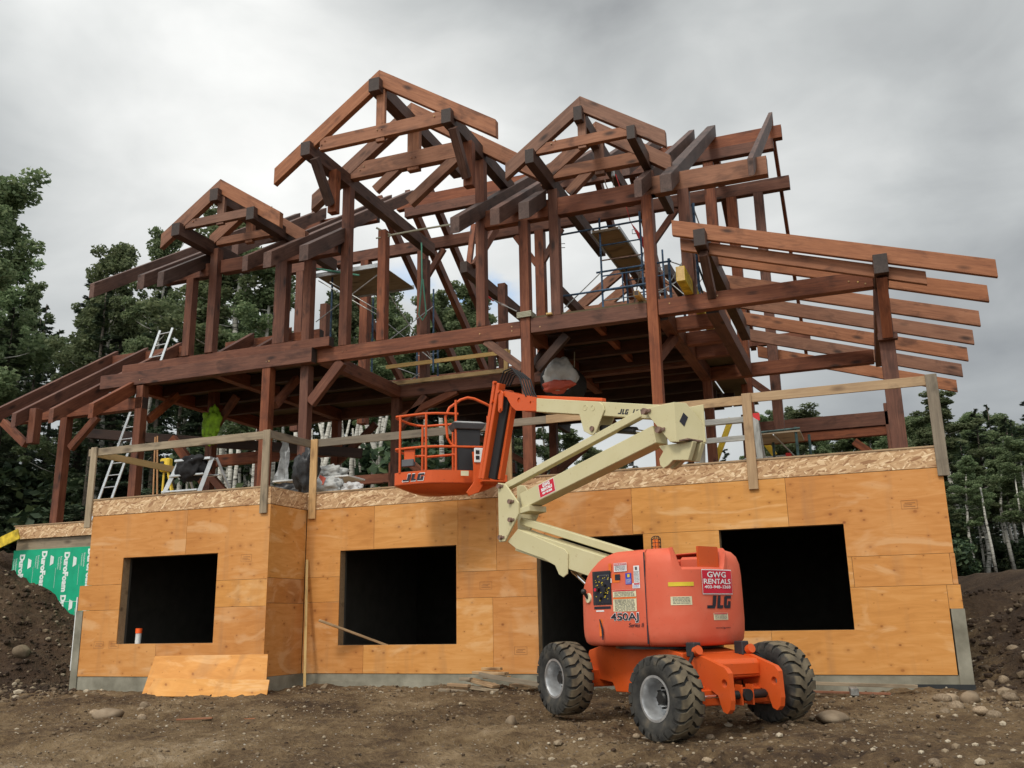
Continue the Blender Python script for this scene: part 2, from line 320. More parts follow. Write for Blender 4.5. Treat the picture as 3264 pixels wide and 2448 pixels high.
# ------------------------------------------------------------------ terrain
def sstep(a,b,x):
    t=max(0,min(1,(x-a)/(b-a))); return t*t*(3-2*t)
def ground_z(x,y,fine=True):
    z=-.2 if y>0 else -.2+y*.035
    z=max(z,-.8)
    # left spoil bank
    ex=-13.9-max(0,(y+1.0))*0.0
    d=(ex-x)*.50+min(0,(y-1.5))*.34
    lb=max(0,d); lb=min(lb,2.75+.3*sstep(3,12,y)) 
    # right bank
    d2=(x-1.45)*.42+(y-.6)*.16
    rb=max(0,min(1.95,d2)) if x>1.2 else 0
    z+=max(lb if x<-13 else 0,rb)
    # plateau behind the house
    inside=(-13.45<x<.95 and -.9<y<12.2 and not(x>-9.6 and y<.15)) or (-18.5<x<-13 and 1.75<y<12.2)
    if inside: return -.32
    if y>6:
        z=max(z,-.22+3.1*sstep(8.5,12.4,y) if x<1.05 else 1.2+.9*sstep(9,30,y))
    if fine and y<8:
        k=sstep(8,4,y)
        p=Vector((x,y,0)); b=max(lb,rb)
        z+=k*(.10+.30*min(1,b))*(noise.noise(p*.55)*.6+noise.noise(p*1.7)*.4+noise.noise(p*4.5)*.28)
        q_=noise.noise(p*7.0); z+=k*(.05+.10*min(1,b))*max(0,q_)**1.3+k*.035*noise.noise(p*15.0)
        if b<.3:   # wheel ruts running across the yard
            rr=math.sin((y+6.4+.18*x+.5*noise.noise(p*.25))*2.6); z-=.09*max(0,rr)**3*sstep(-2.5,-5,y)
            lg=math.sin((x*1.0+abs(rr-.8)*.5)*24); z+=.045*(1 if lg>.1 else -1 if lg<-.4 else 0)*max(0,rr)**2*sstep(-3.5,-5.5,y)*(.35+.65*sstep(-.2,.3,noise.noise(p*.5)))
    return z
def axis(lo,hi,a,b,st):
    xs=[]; x=a
    while x<=b: xs.append(x); x+=st
    s=st; y=a
    left=[]
    while y>lo: s*=1.22; y-=s; left.append(y)
    s=st; y=xs[-1]; right=[]
    while y<hi: s*=1.22; y+=s; right.append(y)
    return left[::-1]+xs+right
XS=axis(-900,900,-19.5,5.5,.075); YS=axis(-60,1500,-9.6,3,.075)
vv=[(x,y,ground_z(x,y)) for y in YS for x in XS]; nx=len(XS)
ff=[(j*nx+i,j*nx+i+1,(j+1)*nx+i+1,(j+1)*nx+i) for j in range(len(YS)-1) for i in range(nx-1)]
g=mesh_obj('ground',vv,ff,'soil',smooth=True); g['kind']='structure'
at_=g.data.attributes.new('loose','FLOAT','POINT')
at_.data.foreach_set('value',[max(sstep(-13.7,-14.6,x)*sstep(-3.6,-2.2,y),sstep(1.3,1.9,x)*sstep(-1.2,.2,y)) for x,y,z in vv])
# ------------------------------------------------------------------ loose stones
rng=random.Random(5)
def rock_mesh(rg,r,sub=1,flat=.6):
    bm=bmesh.new(); bmesh.ops.create_icosphere(bm,subdivisions=sub,radius=r); o=Vector((rg.random()*50,rg.random()*50,0)); sx,sy_=rg.uniform(.8,1.35),rg.uniform(.7,1.1)
    for v in bm.verts:
        k=1+.28*noise.noise(v.co/r*1.1+o); v.co=Vector((v.co.x*sx,v.co.y*sy_,v.co.z*flat))*k
    vs=[v.co.copy() for v in bm.verts]; fs=[tuple(q.index for q in f.verts) for f in bm.faces]; bm.free(); return vs,fs
protos=[rock_mesh(rng,1,1,rng.uniform(.45,.8)) for _ in range(10)]
gv=[];gf=[]
def scatter(n,xr,yr,smin,smax,cond=None):
    for _ in range(n):
        x=rng.uniform(*xr); y=rng.uniform(*yr)
        if cond and not cond(x,y): continue
        s=smin*(smax/smin)**(rng.random()**2.2); vs,fs=protos[rng.randrange(10)]; a=rng.random()*6.3; ca,sa=math.cos(a),math.sin(a); z=ground_z(x,y)+s*.15; k=len(gv)
        for v in vs: gv.append((x+(v.x*ca-v.y*sa)*s,y+(v.x*sa+v.y*ca)*s,z+v.z*s))
        for f in fs: gf.append(tuple(i+k for i in f))
vis=lambda x,y: not(-13.7<x<1.1 and y>-.05) and not(-13.7<x<-9.6 and y>-1.2)
clump=lambda x,y: vis(x,y) and noise.noise(Vector((x*.7,y*.9,3)))>-.12
scatter(9500,(-12,3),(-9.3,-.1),.005,.028,clump)
scatter(2600,(-3.5,2.6),(-8.5,-.3),.008,.045,vis)
scatter(1500,(-19,-12.5),(-4.5,1.5),.015,.07,vis)
scatter(500,(1.2,4.5),(-2,6),.02,.11,vis)
scatter(260,(-11.5,-5),(-1.2,-.1),.015,.06,vis)
o=mesh_obj('gravel',gv,gf,'gravel'); o['kind']='stuff'; tag(o,'loose gravel and small stones scattered over the muddy yard','gravel')
gv.clear(); gf.clear()
scatter(1500,(-12,3),(-9.3,-.1),.008,.03,clump); scatter(2400,(-19,-13.2),(-4.0,1.5),.02,.08,vis); scatter(1300,(1.2,5),(-2,7),.02,.08,vis)
o=mesh_obj('soil_clods',gv,gf,'soil_bank'); o['kind']='stuff'; tag(o,'dark clods of loose soil lying over the yard and on the dirt banks','soil')
rlabels=[('large flat tan fieldstone right of the lift rear wheel',-.62,-3.25,.17,.45),('tan oval boulder near the foot of the right concrete corner',.93,-1.35,.15,.6),('pale squat boulder between the gravel and right concrete corner',.72,-1.1,.11,.6),
('long tan slab of rock on the mud at left foreground',-9.75,-4.35,.22,.4),('round tan rock at the left front wheel of the lift',-4.12,-4.0,.10,.85),
('rounded boulder stuck in the upper face of the left dirt bank',-16.05,-.2,.15,.9),('brown boulder at the foot of the left dirt bank',-15.2,-2.0,.24,.8),('white stone at the toe of the left dirt bank',-14.3,-2.75,.17,.6)]
for lb,x,y,s,fl in rlabels:
    vs,fs=rock_mesh(rng,s,3,fl); o=mesh_obj('fieldstone',vs,fs,'stone',smooth=True); o.location=(x,y,ground_z(x,y)+s*fl*.35); o.rotation_euler=(0,0,rng.random()*6); tag(o,lb,'rock')
rocks=[]
for _ in range(5):
    vs,fs=rock_mesh(rng,1,2,rng.uniform(.5,.75)); me=bpy.data.meshes.new('fieldstone'); me.from_pydata(vs,[],fs); me.materials.append(MATS['stone']); [setattr(p,'use_smooth',True) for p in me.polygons]; rocks.append(me)
def loose(n,xr,yr,s0,s1,label,group):
    k=0
    while k<n:
        x=rng.uniform(*xr); y=rng.uniform(*yr)
        if not vis(x,y): continue
        o=bpy.data.objects.new('fieldstone',rocks[k%5]); s=rng.uniform(s0,s1); o.scale=(s,s,s); o.rotation_euler=(rng.uniform(-.2,.2),rng.uniform(-.2,.2),rng.random()*6); o.location=(x,y,ground_z(x,y)+.25*s); link(o); tag(o,label,'rock',group); k+=1
loose(10,(-15.5,-14.1),(-3.2,-1.6),.07,.17,'rounded cobble piled at the foot of the left dirt bank','cobbles at the left bank foot')
loose(6,(-10.8,-9.3),(-4.3,-3.2),.04,.09,'tan cobble in the row of stones across the left foreground mud','cobbles in the left foreground')
loose(12,(.4,2.2),(-2.6,-.5),.04,.11,'tan cobble in the gravel by the right concrete corner','cobbles by the right corner')
loose(6,(1.5,2.4),(.3,2.4),.06,.13,'cobble exposed in the right dirt cut beside the house corner','cobbles in the right cut')
loose(7,(-2.6,.5),(-6.4,-4.4),.03,.06,'small tan cobble in the right foreground gravel','cobbles in the right foreground')
# ------------------------------------------------------------------ the house
H=empty('timber_frame_house','unfinished timber frame house with dark stained beams above orange plywood walkout basement','house',(-6.2,5,0))
rt=random.Random(11)
def timber(name,p0,p1,w,h,plumb=False,mat='stain',parent=H,mats_end=None):
    """p0,p1: centre of the top face at both ends; w lateral, h depth; local X runs along the grain"""
    p0,p1=Vector(p0),Vector(p1); X=(p1-p0); Ln=X.length; X.normalize()
    if abs(X.z)>.999: Y=Vector((1,0,0)); Z=X.cross(Y) ; Z=Vector((0,1,0)) if X.z>0 else Vector((0,-1,0)); Y=Z.cross(X)
    else:
        Y=Vector((0,0,1)).cross(X).normalized(); Z=X.cross(Y)
    sl=X.z/math.sqrt(max(1e-9,1-X.z**2)) if plumb else 0
    dx=h*sl if plumb else 0
    vs=[]
    for (a,b) in ((0,0),(Ln,0)):
        for yy in (-w/2,w/2):
            vs.append((a,yy,0)); vs.append((a-dx,yy,-h))
    # indices:0 (0,-,top)1(0,-,bot)2(0,+,top)3(0,+,bot)4..7 far
    fs=[(0,1,3,2),(4,6,7,5),(0,2,6,4),(1,5,7,3),(0,4,5,1),(2,3,7,6)]
    Mx=Matrix((X,Y,Z)).transposed().to_4x4(); Mx.translation=p0
    me=bpy.data.meshes.new(name); me.from_pydata(vs,[],fs); bm=bmesh.new(); bm.from_mesh(me)
    bmesh.ops.bevel(bm,geom=bm.edges[:],offset=min(.006,w*.06),segments=1,affect='EDGES'); bmesh.ops.recalc_face_normals(bm,faces=bm.faces); bm.to_mesh(me); bm.free()
    me.materials.append(MATS[mat])
    if mats_end:
        me.materials.append(MATS[mats_end])
        for p in me.polygons:
            if abs(p.normal.x)>.6 and p.area>w*h*.4: p.material_index=1
    o=bpy.data.objects.new(name,me); o.matrix_world=Mx; link(o)
    if parent is not None:
        o.parent=parent; o.location=Vector(o.location)-world_loc(parent)
    return o
jit=lambda:0
def PO(x0,w_,yf,d,z0,z1,name='post',mat='stain',parent=H): # vertical post, front face at yf
    return timber(name,(x0+w_/2,yf,z0),(x0+w_/2,yf,z1),w_,d,mat=mat,parent=parent) if False else vpost(name,x0,w_,yf,d,z0,z1,mat,parent)
def vpost(name,x0,w_,yf,d,z0,z1,mat,parent):
    X=Vector((0,0,1)); Y=Vector((1,0,0)); Z=Vector((0,1,0)); Ln=z1-z0
    vs=[(a,yy,zz) for a in (0,Ln) for yy in (-w_/2,w_/2) for zz in (0,-d)]
    # Z axis -> local z = -Y world so front face at z=0
    Mx=Matrix((X,Y*-1,Vector((0,-1,0)))).transposed().to_4x4(); Mx.translation=Vector((x0+w_/2,yf,z0))
    fs=[(0,1,3,2),(4,6,7,5),(0,2,6,4),(1,5,7,3),(0,4,5,1),(2,3,7,6)]
    me=bpy.data.meshes.new(name); me.from_pydata(vs,[],fs); bm=bmesh.new(); bm.from_mesh(me)
    bmesh.ops.bevel(bm,geom=bm.edges[:],offset=.006,segments=1,affect='EDGES'); bmesh.ops.recalc_face_normals(bm,faces=bm.faces); bm.to_mesh(me); bm.free(); me.materials.append(MATS[mat])
    o=bpy.data.objects.new(name,me); o.matrix_world=Mx; link(o)
    if parent is not None: o.parent=parent; o.location=Vector(o.location)-world_loc(parent)
    return o
def XB(x0,x1,yf,d,zt,h,name='beam',mat='stain',parent=H): return timber(name,(x0,yf+d/2,zt),(x1,yf+d/2,zt),d,h,mat=mat,parent=parent,mats_end='end_dark')
def YB(x0,w_,y0,y1,zt,h,name='purlin',mat='stain',parent=H,end='end_dark'): return timber(name,(x0+w_/2,y0,zt),(x0+w_/2,y1,zt),w_,h,mat=mat,parent=parent,mats_end=end)
def RY(x0,w_,y0,y1,a,b,h,name='rafter',mat='stain_grey',parent=H): return timber(name,(x0+w_/2,y0,a+b*y0),(x0+w_/2,y1,a+b*y1),w_,h,True,mat,parent)
def RX(yf,d,a,b,h,name='rafter',mat='stain_light',parent=H): return timber(name,(a[0],yf+d/2,a[1]),(b[0],yf+d/2,b[1]),d,h,True,mat,parent)
DZ=3.2
# --- lower posts on the deck
for x0,yf,z1,w_ in ((-17.86,1.8,5.95,.21),(-15.61,1.8,6.3,.2),(-12.12,1.8,6.32,.21),(-11.28,2.02,6.33,.21),(-10.98,5.62,6.35,.21),(.48,2.0,6.35,.25)):
    PO(x0,w_,yf,.21,DZ,z1)
PO(-6.11,.2,1.98,.2,DZ,8.82); PO(-3.53,.2,1.98,.2,DZ,8.89)
# --- main level beams
XB(-16.70,-10.85,1.78,.2,6.645,.33); XB(-16.11,-10.45,1.83,.2,6.85,.21,mat='stain')
XB(-10.85,-6.12,2.0,.2,6.655,.31); XB(-5.9,-3.54,2.0,.2,6.68,.3); XB(-3.32,.5,2.0,.2,6.71,.31)
YB(-10.92,.2,2.2,5.7,6.65,.30,'beam'); YB(-6.11,.2,2.2,7.3,6.62,.30,'beam'); YB(-3.42,.24,2.2,7.3,6.64,.3,'beam'); YB(-16.2,.2,2.0,7.3,6.62,.3,'beam'); YB(-13.6,.2,2.0,7.3,6.62,.3,'beam')
XB(-10.95,-3.4,5.62,.2,6.65,.30); XB(-16.3,-10.9,7.2,.2,6.65,.3); XB(-3.2,.48,7.2,.2,6.66,.31)
YB(-2.46,.24,2.2,7.3,6.655,.3,'beam'); YB(.5,.2,2.2,7.3,6.5,.24,'beam')
# floor over the lower rooms (dark from below)
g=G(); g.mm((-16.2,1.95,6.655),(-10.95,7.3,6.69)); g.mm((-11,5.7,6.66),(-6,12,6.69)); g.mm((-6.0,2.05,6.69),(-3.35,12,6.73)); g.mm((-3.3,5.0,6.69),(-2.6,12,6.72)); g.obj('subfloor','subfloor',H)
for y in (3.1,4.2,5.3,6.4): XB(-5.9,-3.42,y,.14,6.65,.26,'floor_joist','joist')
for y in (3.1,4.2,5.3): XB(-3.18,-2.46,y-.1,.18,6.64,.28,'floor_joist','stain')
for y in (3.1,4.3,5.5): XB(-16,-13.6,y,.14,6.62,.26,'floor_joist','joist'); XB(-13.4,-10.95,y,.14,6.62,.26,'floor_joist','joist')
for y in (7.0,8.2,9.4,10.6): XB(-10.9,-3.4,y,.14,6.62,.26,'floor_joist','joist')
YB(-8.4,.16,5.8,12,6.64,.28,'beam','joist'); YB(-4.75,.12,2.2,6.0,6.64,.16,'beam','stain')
# knee braces
def BR(p,q,w_=.13,h=.17,mat='stain',parent=H,name='knee_brace'): return timber(name,p,q,w_,h,mat=mat,parent=parent)
BR((-11.12,2.1,5.55),(-10.35,2.1,6.40),.14,.22); BR((-6.85,2.1,6.42),(-6.05,2.1,5.75),mat='stain_light'); 
BR((-3.5,2.35,5.7),(-3.3,3.3,6.4)); BR((-5.95,2.3,5.75),(-5.3,2.3,6.4),mat='joist'); BR((-6.0,2.3,5.8),(-6.0,3.1,6.4),mat='joist')
BR((-12.0,2.1,5.6),(-12.0,2.9,6.4)); BR((-15.5,2.1,5.6),(-15.5,3.0,6.4)); BR((-13.6,7.3,5.2),(-12.4,7.3,6.2)); BR((-11.2,9.9,4.4),(-12.6,9.9,5.6),.14,.24); BR((-15.3,4.1,4.4),(-16.4,4.1,5.6),.14,.22); BR((-10.85,5.7,5.6),(-10.1,5.7,6.4)); BR((-10.8,5.7,5.9),(-9.2,5.7,6.45),mat='stain')
# interior posts and rear frame on the deck
for x0,yf,z1 in ((-8.2,5.64,6.35),(-3.4,7.2,6.36),(-13.7,7.2,6.35),(-16.2,7.2,6.35),(-11.1,9.8,6.4),(-8.2,9.8,6.4),(-4.4,10.2,6.4),(-3.1,11.8,6.4),(-14.4,11.8,5.9),(-17.4,11.8,5.4)):
    PO(x0,.21,yf,.21,DZ,z1,mat='stain')
XB(-18.2,-10,11.8,.2,5.55,.3); XB(-8.2,-3,9.8,.2,6.6,.3,mat='joist')
BR((-16.9,11.9,4.2),(-16.0,11.9,5.2)); BR((-14.2,11.9,4.2),(-13.3,11.9,5.2)); BR((-12.5,11.9,5.2),(-11.2,11.9,4.2)); BR((-10.5,9.9,6.2),(-8.3,9.9,4.9)); BR((-8.1,9.9,4.9),(-6.3,9.9,6.2)); BR((-6.0,9.9,4.3),(-4.4,9.9,5.3)); XB(-8.1,-4.4,9.8,.18,4.5,.24)
# rear porch on the right: double girt, posts
XB(-3.0,.85,12.0,.2,6.18,.38); XB(-3.0,.85,12.05,.2,5.78,.24); PO(.68,.22,12.0,.22,DZ,6.4); BR((-.1,12.1,5.5),(.72,12.1,4.75),.14,.2)
# --- right wing (rafters fall to the right)
YB(-2.42,.21,1.05,7.4,7.60,.32,mat='stain_grey'); YB(.51,.23,1.2,7.5,6.69,.34,mat='stain_grey')
BR((-2.3,1.35,7.3),(-2.3,2.1,6.72),.15,.2,'stain_grey'); BR((.62,1.45,6.38),(.62,1.98,5.48),.17,.18,'stain'); XB(.46,.78,1.86,.14,5.5,.12,'bracket','stain')
rise=lambda x:7.97-(x+2.84)*.3125
def wing(y,x0,x1,h=.29,mat='stain_light'): RX(y,.09,(x0,rise(x0)),(x1,rise(x1)),h,'rafter',mat)
wing(1.3,-2.84,2.34); RX(1.45,.09,(-2.73,7.64),(1.31,6.36),.22,'rafter','stain_light')
for y in (2.6,4.1,5.4,6.75,8.2,9.8): wing(y,-2.6 if y<5 else -2.3,2.34)
# --- porch rafters on the left (fall towards the viewer), plane z=5.2+.67y
for i,(x0,y1) in enumerate(((-19.25,4.7),(-18.1,4.6),(-16.97,4.6),(-15.82,2.3),(-14.55,4.5),(-13.4,4.5))):
    RY(x0,.14,.66 if i<4 else 3.2,y1,5.2,.67,.28,mat='stain' if i!=1 else 'stain')
XB(-19.3,-16.5,4.5,.2,8.15,.3); XB(-19.4,-15.4,1.8,.2,6.02,.28); XB(-15.4,-12.5,4.6,.2,8.1,.3)
PO(-17.9,.2,.95,.2,4.98,5.8,'pendant_post'); BR((-18.75,1.05,5.65),(-17.95,1.05,5.05)); BR((-17.6,1.9,5.05),(-16.85,1.9,5.75))
BR((-19.2,4.0,6.0),(-12,6.0,5.2),mat='joist',h=.25); XB(-17.0,-12.6,6.0,.2,5.4,.3,mat='stain')
# --- upper storey posts
for x0,w_,yf,z0,z1 in ((-14.38,.2,1.8,6.86,8.76),(-13.73,.21,1.8,6.86,9.4),(-11.94,.31,1.85,6.86,8.8),(-11.28,.2,2.0,6.86,8.8),(-10.33,.2,2.0,6.66,10.4),(-9.4,.19,2.0,6.66,9.2),(-7.08,.2,2.0,6.66,10.4),(-5.46,.2,2.0,6.68,9.4),(-2.82,.22,2.0,6.71,8.9)):
    PO(x0,w_,yf,.2,z0,z1)
PO(-3.42,.16,2.0,.2,8.89,9.4)
# plates
XB(-15.15,-13.73,1.85,.2,9.08,.32); XB(-13.5,-10.35,1.9,.2,9.12,.32); XB(-7.0,-3.4,2.02,.2,9.2,.38); XB(-3.4,-1.1,2.0,.2,9.27,.38,mat='stain_light')
# ridge beams and mid beams
XB(-12.3,-1.07,8.2,.2,13.22,.36,mat='stain'); XB(-12.0,-1.3,8.15,.2,12.86,.3,mat='stain')
XB(-17.0,-1.05,9.4,.2,12.34,.36,mat='stain')
# tall posts under the ridge / mid beam
for x0,yf,z1 in ((-3.15,8.2,12.55),(-12.2,9.4,12.0),(-8.35,9.4,12.0),(-5.05,9.4,12.0),(-4.0,9.4,12.0),(-16.6,9.4,12.0),(-14.2,9.4,12.0)): PO(x0,.27,yf,.27,6.7,z1)
PO(-2.75,.27,9.4,.27,3.2,12.0); PO(-2.02,.25,9.4,.25,5.3,12.0); BR((-2.5,9.5,6.9),(-1.95,9.5,6.4))
# --- front main rafters, plane z=8.064+.67y
A_,B_=8.064,.67
for x0,w_,y0,y1 in ((-16.13,.14,.65,6.9),(-14.72,.2,.62,3.0),(-14.06,.17,.52,2.3),(-11.88,.14,.6,6.9),(-11.31,.2,.55,7.0),(-10.46,.22,.6,2.2),(-7.05,.2,.67,8.3),(-6.27,.2,.83,8.3),(-5.71,.22,.92,2.0),(-3.45,.15,1.05,8.25),(-2.97,.22,1.1,8.35),(-1.38,.10,1.2,8.75)):
    RY(x0,w_,y0,y1,A_,B_,.29)
for x0 in (-15.0,-14.1): RY(x0,.2,3.0,6.9,A_,B_,.29)
for x0 in (-5.3,-4.4): RY(x0,.18,4.2,8.3,A_,B_,.29)
XB(-16.3,-12.2,6.85,.2,12.3,.34)
for x0,z1 in ((-8.05,9.0),(-13.2,9.2),(-10.2,10.0)): PO(x0,.2,5.65,.2,6.7,z1)
BR((-8.25,9.5,11.0),(-7.6,9.5,12.0)); BR((-8.25,9.5,11.0),(-8.9,9.5,12.0)); BR((-5.0,9.5,11.0),(-4.2,9.5,12.0)); BR((-12.1,9.5,11.0),(-11.4,9.5,12.0))
YB(-9.05,.2,5.6,11.0,9.72,.3,mat='stain_grey'); BR((-8.95,5.9,9.75),(-9.1,6.6,11.2)); BR((-8.85,5.9,9.75),(-8.5,6.6,11.0)); XB(-8.6,-3.4,11.9,.18,8.6,.24,mat='stain_light'); 
# --- rear rafters falling away from the ridge
for x0,y1 in ((-15.4,14.6),(-13.05,14.6),(-12.1,14.6),(-11.35,14.6),(-6.3,14.6),(-5.3,14.6),(-2.95,14.6),(-1.36,15.2)):
    RY(x0,.17 if x0<-1.5 else .09,8.35,y1,13.55+.67*8.35,-.67,.29,mat='stain')
XB(-16.5,-1.1,14.0,.2,9.3,.3)
# rear dormer gable seen through the frame
def gable(y,ax,az,half,slope,mat,collar=True,xc=1.0):
    T=empty_part('truss',(ax,y,az)); s=slope
    RX(y,.14,(ax,az),(ax-half,az-half*s),.30,'rafter',mat,T); RX(y,.14,(ax,az),(ax+half,az-half*s),.30,'rafter',mat,T)
    if collar: XB(ax-xc,ax+xc,y+.0,.139,az-xc*s-.14,.26,'collar_tie',mat,T)
    return T
def empty_part(name,loc):
    # a truss part needs geometry of its own: its ridge block is the root mesh
    g=G(); g.box((loc[0],loc[1]+.07,loc[2]-.20),(.10,.10,.2)); return g.obj(name,'stain_light',H)
T=gable(12.2,-6.1,11.9,2.6,.70,'stain_light',True,1.9); gable(13.6,-6.1,12.0,2.7,.70,'stain_light',False)
XB(-8.6,-3.6,13.6,.14,9.1,.26,'beam','stain_light'); YB(-7.9,.2,9.5,13.8,10.35,.3,mat='stain_grey'); YB(-4.6,.2,9.5,13.8,10.35,.3,mat='stain_grey'); YB(-6.2,.2,9.5,13.8,11.6,.3,mat='stain_grey')
# --- the three projecting gables
def fly(yf,d,apex,L_,R_,h,ctop,ch,cx0,cx1,kx,kw,kz,mat):
    T=empty_part('truss',(apex[0],yf,apex[1]))
    RX(yf,d,apex,L_,h,'rafter',mat,T); RX(yf,d,apex,R_,h,'rafter',mat,T)
    XB(cx0,cx1,yf+.012,d-.02,ctop,ch,'collar_tie',mat,T); PO(kx,kw,yf+.03,d-.05,kz,apex[1]-.30,'king_post',mat,T); return T
# tall left gable
fly(.5,.14,(-8.60,12.08),(-11.11,10.32),(-5.99,10.33),.31,10.80,.29,-10.0,-7.1,-8.67,.2,10.43,'stain_light')
fly(2.0,.2,(-8.62,12.16),(-11.15,10.38),(-5.5,9.95),.31,10.96,.38,-10.15,-6.9,-8.72,.28,10.5,'stain_light')
YB(-8.76,.25,.35,4.6,11.81,.30,mat='stain_grey'); YB(-10.37,.23,.36,6.4,10.70,.31,mat='stain_grey'); YB(-7.1,.21,.36,3.9,10.72,.31,mat='stain_grey')
for x0 in (-10.2,-7.0): PO(x0,.2,1.2,.18,9.42,10.42,'pendant_post'); BR((x0+.1,.55,10.40),(x0+.1,1.22,9.62),.16,.17,'stain_grey')
BR((-8.75,2.1,9.85),(-7.6,2.1,10.7),.16,.24,'stain_light'); BR((-9.6,2.1,10.3),(-8.8,2.1,10.9),.14,.2,'stain_light')
# middle gable
fly(.92,.13,(-4.39,10.70),(-5.97,9.57),(-2.78,9.60),.27,9.86,.21,-5.32,-3.45,-4.47,.16,9.6,'stain_light')
fly(2.0,.18,(-4.38,10.73),(-5.6,9.85),(-2.9,9.65),.28,9.89,.26,-5.45,-3.4,-4.45,.2,9.55,'stain_light')
YB(-4.5,.17,.8,5.0,10.42,.30,mat='stain_grey'); YB(-5.51,.18,.8,6.0,9.72,.30,mat='stain_grey'); YB(-3.48,.16,.8,4.4,9.78,.28,mat='stain_grey')
BR((-5.1,2.1,9.35),(-4.55,2.1,9.85),.14,.2,'stain_light')
# small left gable
fly(.75,.13,(-12.72,10.51),(-14.27,9.45),(-11.09,9.42),.29,9.67,.2,-13.62,-11.85,-12.78,.19,9.42,'stain_light')
fly(1.8,.16,(-12.72,10.51),(-13.8,9.75),(-11.15,9.42),.27,9.66,.19,-13.6,-12.1,-12.8,.2,9.4,'stain_light')
YB(-12.88,.22,.62,4.2,10.23,.29,mat='stain_grey'); YB(-13.87,.22,.62,3.2,9.58,.30,mat='stain_grey'); YB(-11.87,.2,.62,4.0,9.60,.29,mat='stain_grey')
pg=random.Random(4)
for x,y,z in ((-15.5,1.775,6.42),(-15.43,1.775,6.43),(-12.0,1.775,6.44),(-11.93,1.775,6.45),(-10.2,1.995,6.52),(-10.13,1.995,6.54),(-7.0,1.995,6.5),(-6.3,1.995,6.47),(-6.3,1.995,6.56),(-5.7,1.995,6.48),(-3.75,1.995,6.6),(-3.1,1.995,6.6),(-2.3,1.995,6.62),(-2.2,1.995,6.62),(.1,1.995,6.55),(.25,1.995,6.52),(.37,1.995,6.47),(-9.95,.495,10.63),(-9.87,.495,10.70),(-7.32,.495,10.70),(-8.62,.495,10.68),(-8.52,.495,10.68),(-9.9,1.995,10.75),(-9.8,1.995,10.82),(-7.4,1.995,10.72),(-8.6,1.995,10.78),(-8.5,1.995,10.78),(-5.0,.915,9.8),(-4.92,.915,9.86),(-13.4,.745,9.6),(-13.33,.745,9.64)):
    g=G(); g.tube([(x,y+.02,z),(x,y-.006,z)],.014,8); g.obj('peg',pg.choice(('lumber','stain_light','lumber_yellow')),H)
# --- basement walls: plywood sheets
def rects_minus(x0,x1,z0,z1,holes):
    rs=[(x0,x1,z0,z1)]
    for hx0,hx1,hz0,hz1 in holes:
        nr=[]
        for a,b,c_,d in rs:
            if hx0>=b or hx1<=a or hz0>=d or hz1<=c_: nr.append((a,b,c_,d)); continue
            if hz0>c_: nr.append((a,b,c_,hz0))
            if hz1<d: nr.append((a,b,hz1,d))
            lo,hi=max(c_,hz0),min(d,hz1)
            if hx0>a: nr.append((a,hx0,lo,hi))
            if hx1<b: nr.append((hx1,b,lo,hi))
        rs=nr
    return rs
def sheet(x0,x1,z0,z1,yf,holes,th=.018,mat='plywood',name='plywood_sheet'):
    g=G(); gp=.0025
    for a,b,c_,d in rects_minus(x0+gp,x1-gp,z0+gp,z1-gp,holes):
        if b-a>.01 and d-c_>.01: g.mm((a,yf,c_),(b,yf+th,d))
    if g.v: g.obj(name,mat,H)
holes_m=[(-8.91,-6.63,.47,2.105),(-5.18,-3.38,.02,2.13),(-2.19,-.365,.62,2.135)]
for a,b in ((-9.63,-8.23),(-8.23,-6.6),(-6.6,-5.89),(-5.89,-3.54),(-3.54,-1.14),(-1.14,1.06)): sheet(a,b,1.65,2.87,0,holes_m)
for a,b in ((-9.63,-7.2),(-7.2,-5.18),(-5.18,-2.74),(-2.74,-.3),(-.3,1.0)): sheet(a,b,1.215,1.65,0,holes_m)
sheet(1.0,1.07,1.215,1.65,.001,holes_m)
for a,b in ((-9.63,-8.4),(-8.4,-5.97),(-5.97,-3.38),(-3.38,-1.53),(-1.53,.91)): sheet(a,b,0,1.215,0,holes_m)
sheet(.91,1.09,.885,1.215,.001,holes_m)
holes_b=[(-12.79,-10.69,.555,2.075)]
for a,b in ((-13.6,-11.40),(-11.40,-9.64)): sheet(a,b,1.6,2.87,-1.12,holes_b)
for a,b in ((-13.76,-12.0),(-12.0,-9.64)): sheet(a,b,1.15,1.6,-1.12,holes_b)
for a,b in ((-13.62,-11.9),(-11.9,-9.64)): sheet(a,b,0,1.15,-1.12,holes_b)
for a,b in ((0,1.2),(1.2,1.62),(1.62,2.87)):
    g=G(); g.mm((-9.658,-1.118,a+.003),(-9.64,-.002,b-.003)); g.obj('plywood_sheet','plywood',H)
for x,y,z in ((-13.3,-1.122,.48),(-12.95,-1.122,.48),(-6.2,-.004,1.35),(-3.0,-.004,1.45),(.45,-.004,2.3),(-10.2,-1.122,1.9),(-5.6,-.004,.30)):
    g=G(); 
    for a,b,c,d in ((0,.22,0,.004),(0,.22,.12,.124),(0,.004,0,.124),(.216,.22,0,.124),(.03,.19,.03,.038),(.03,.15,.055,.063),(.05,.19,.08,.088)): g.mm((x+a,y,z+c),(x+b,y+.002,z+d))
    g.obj('grade_stamp','stamp_ink',H)
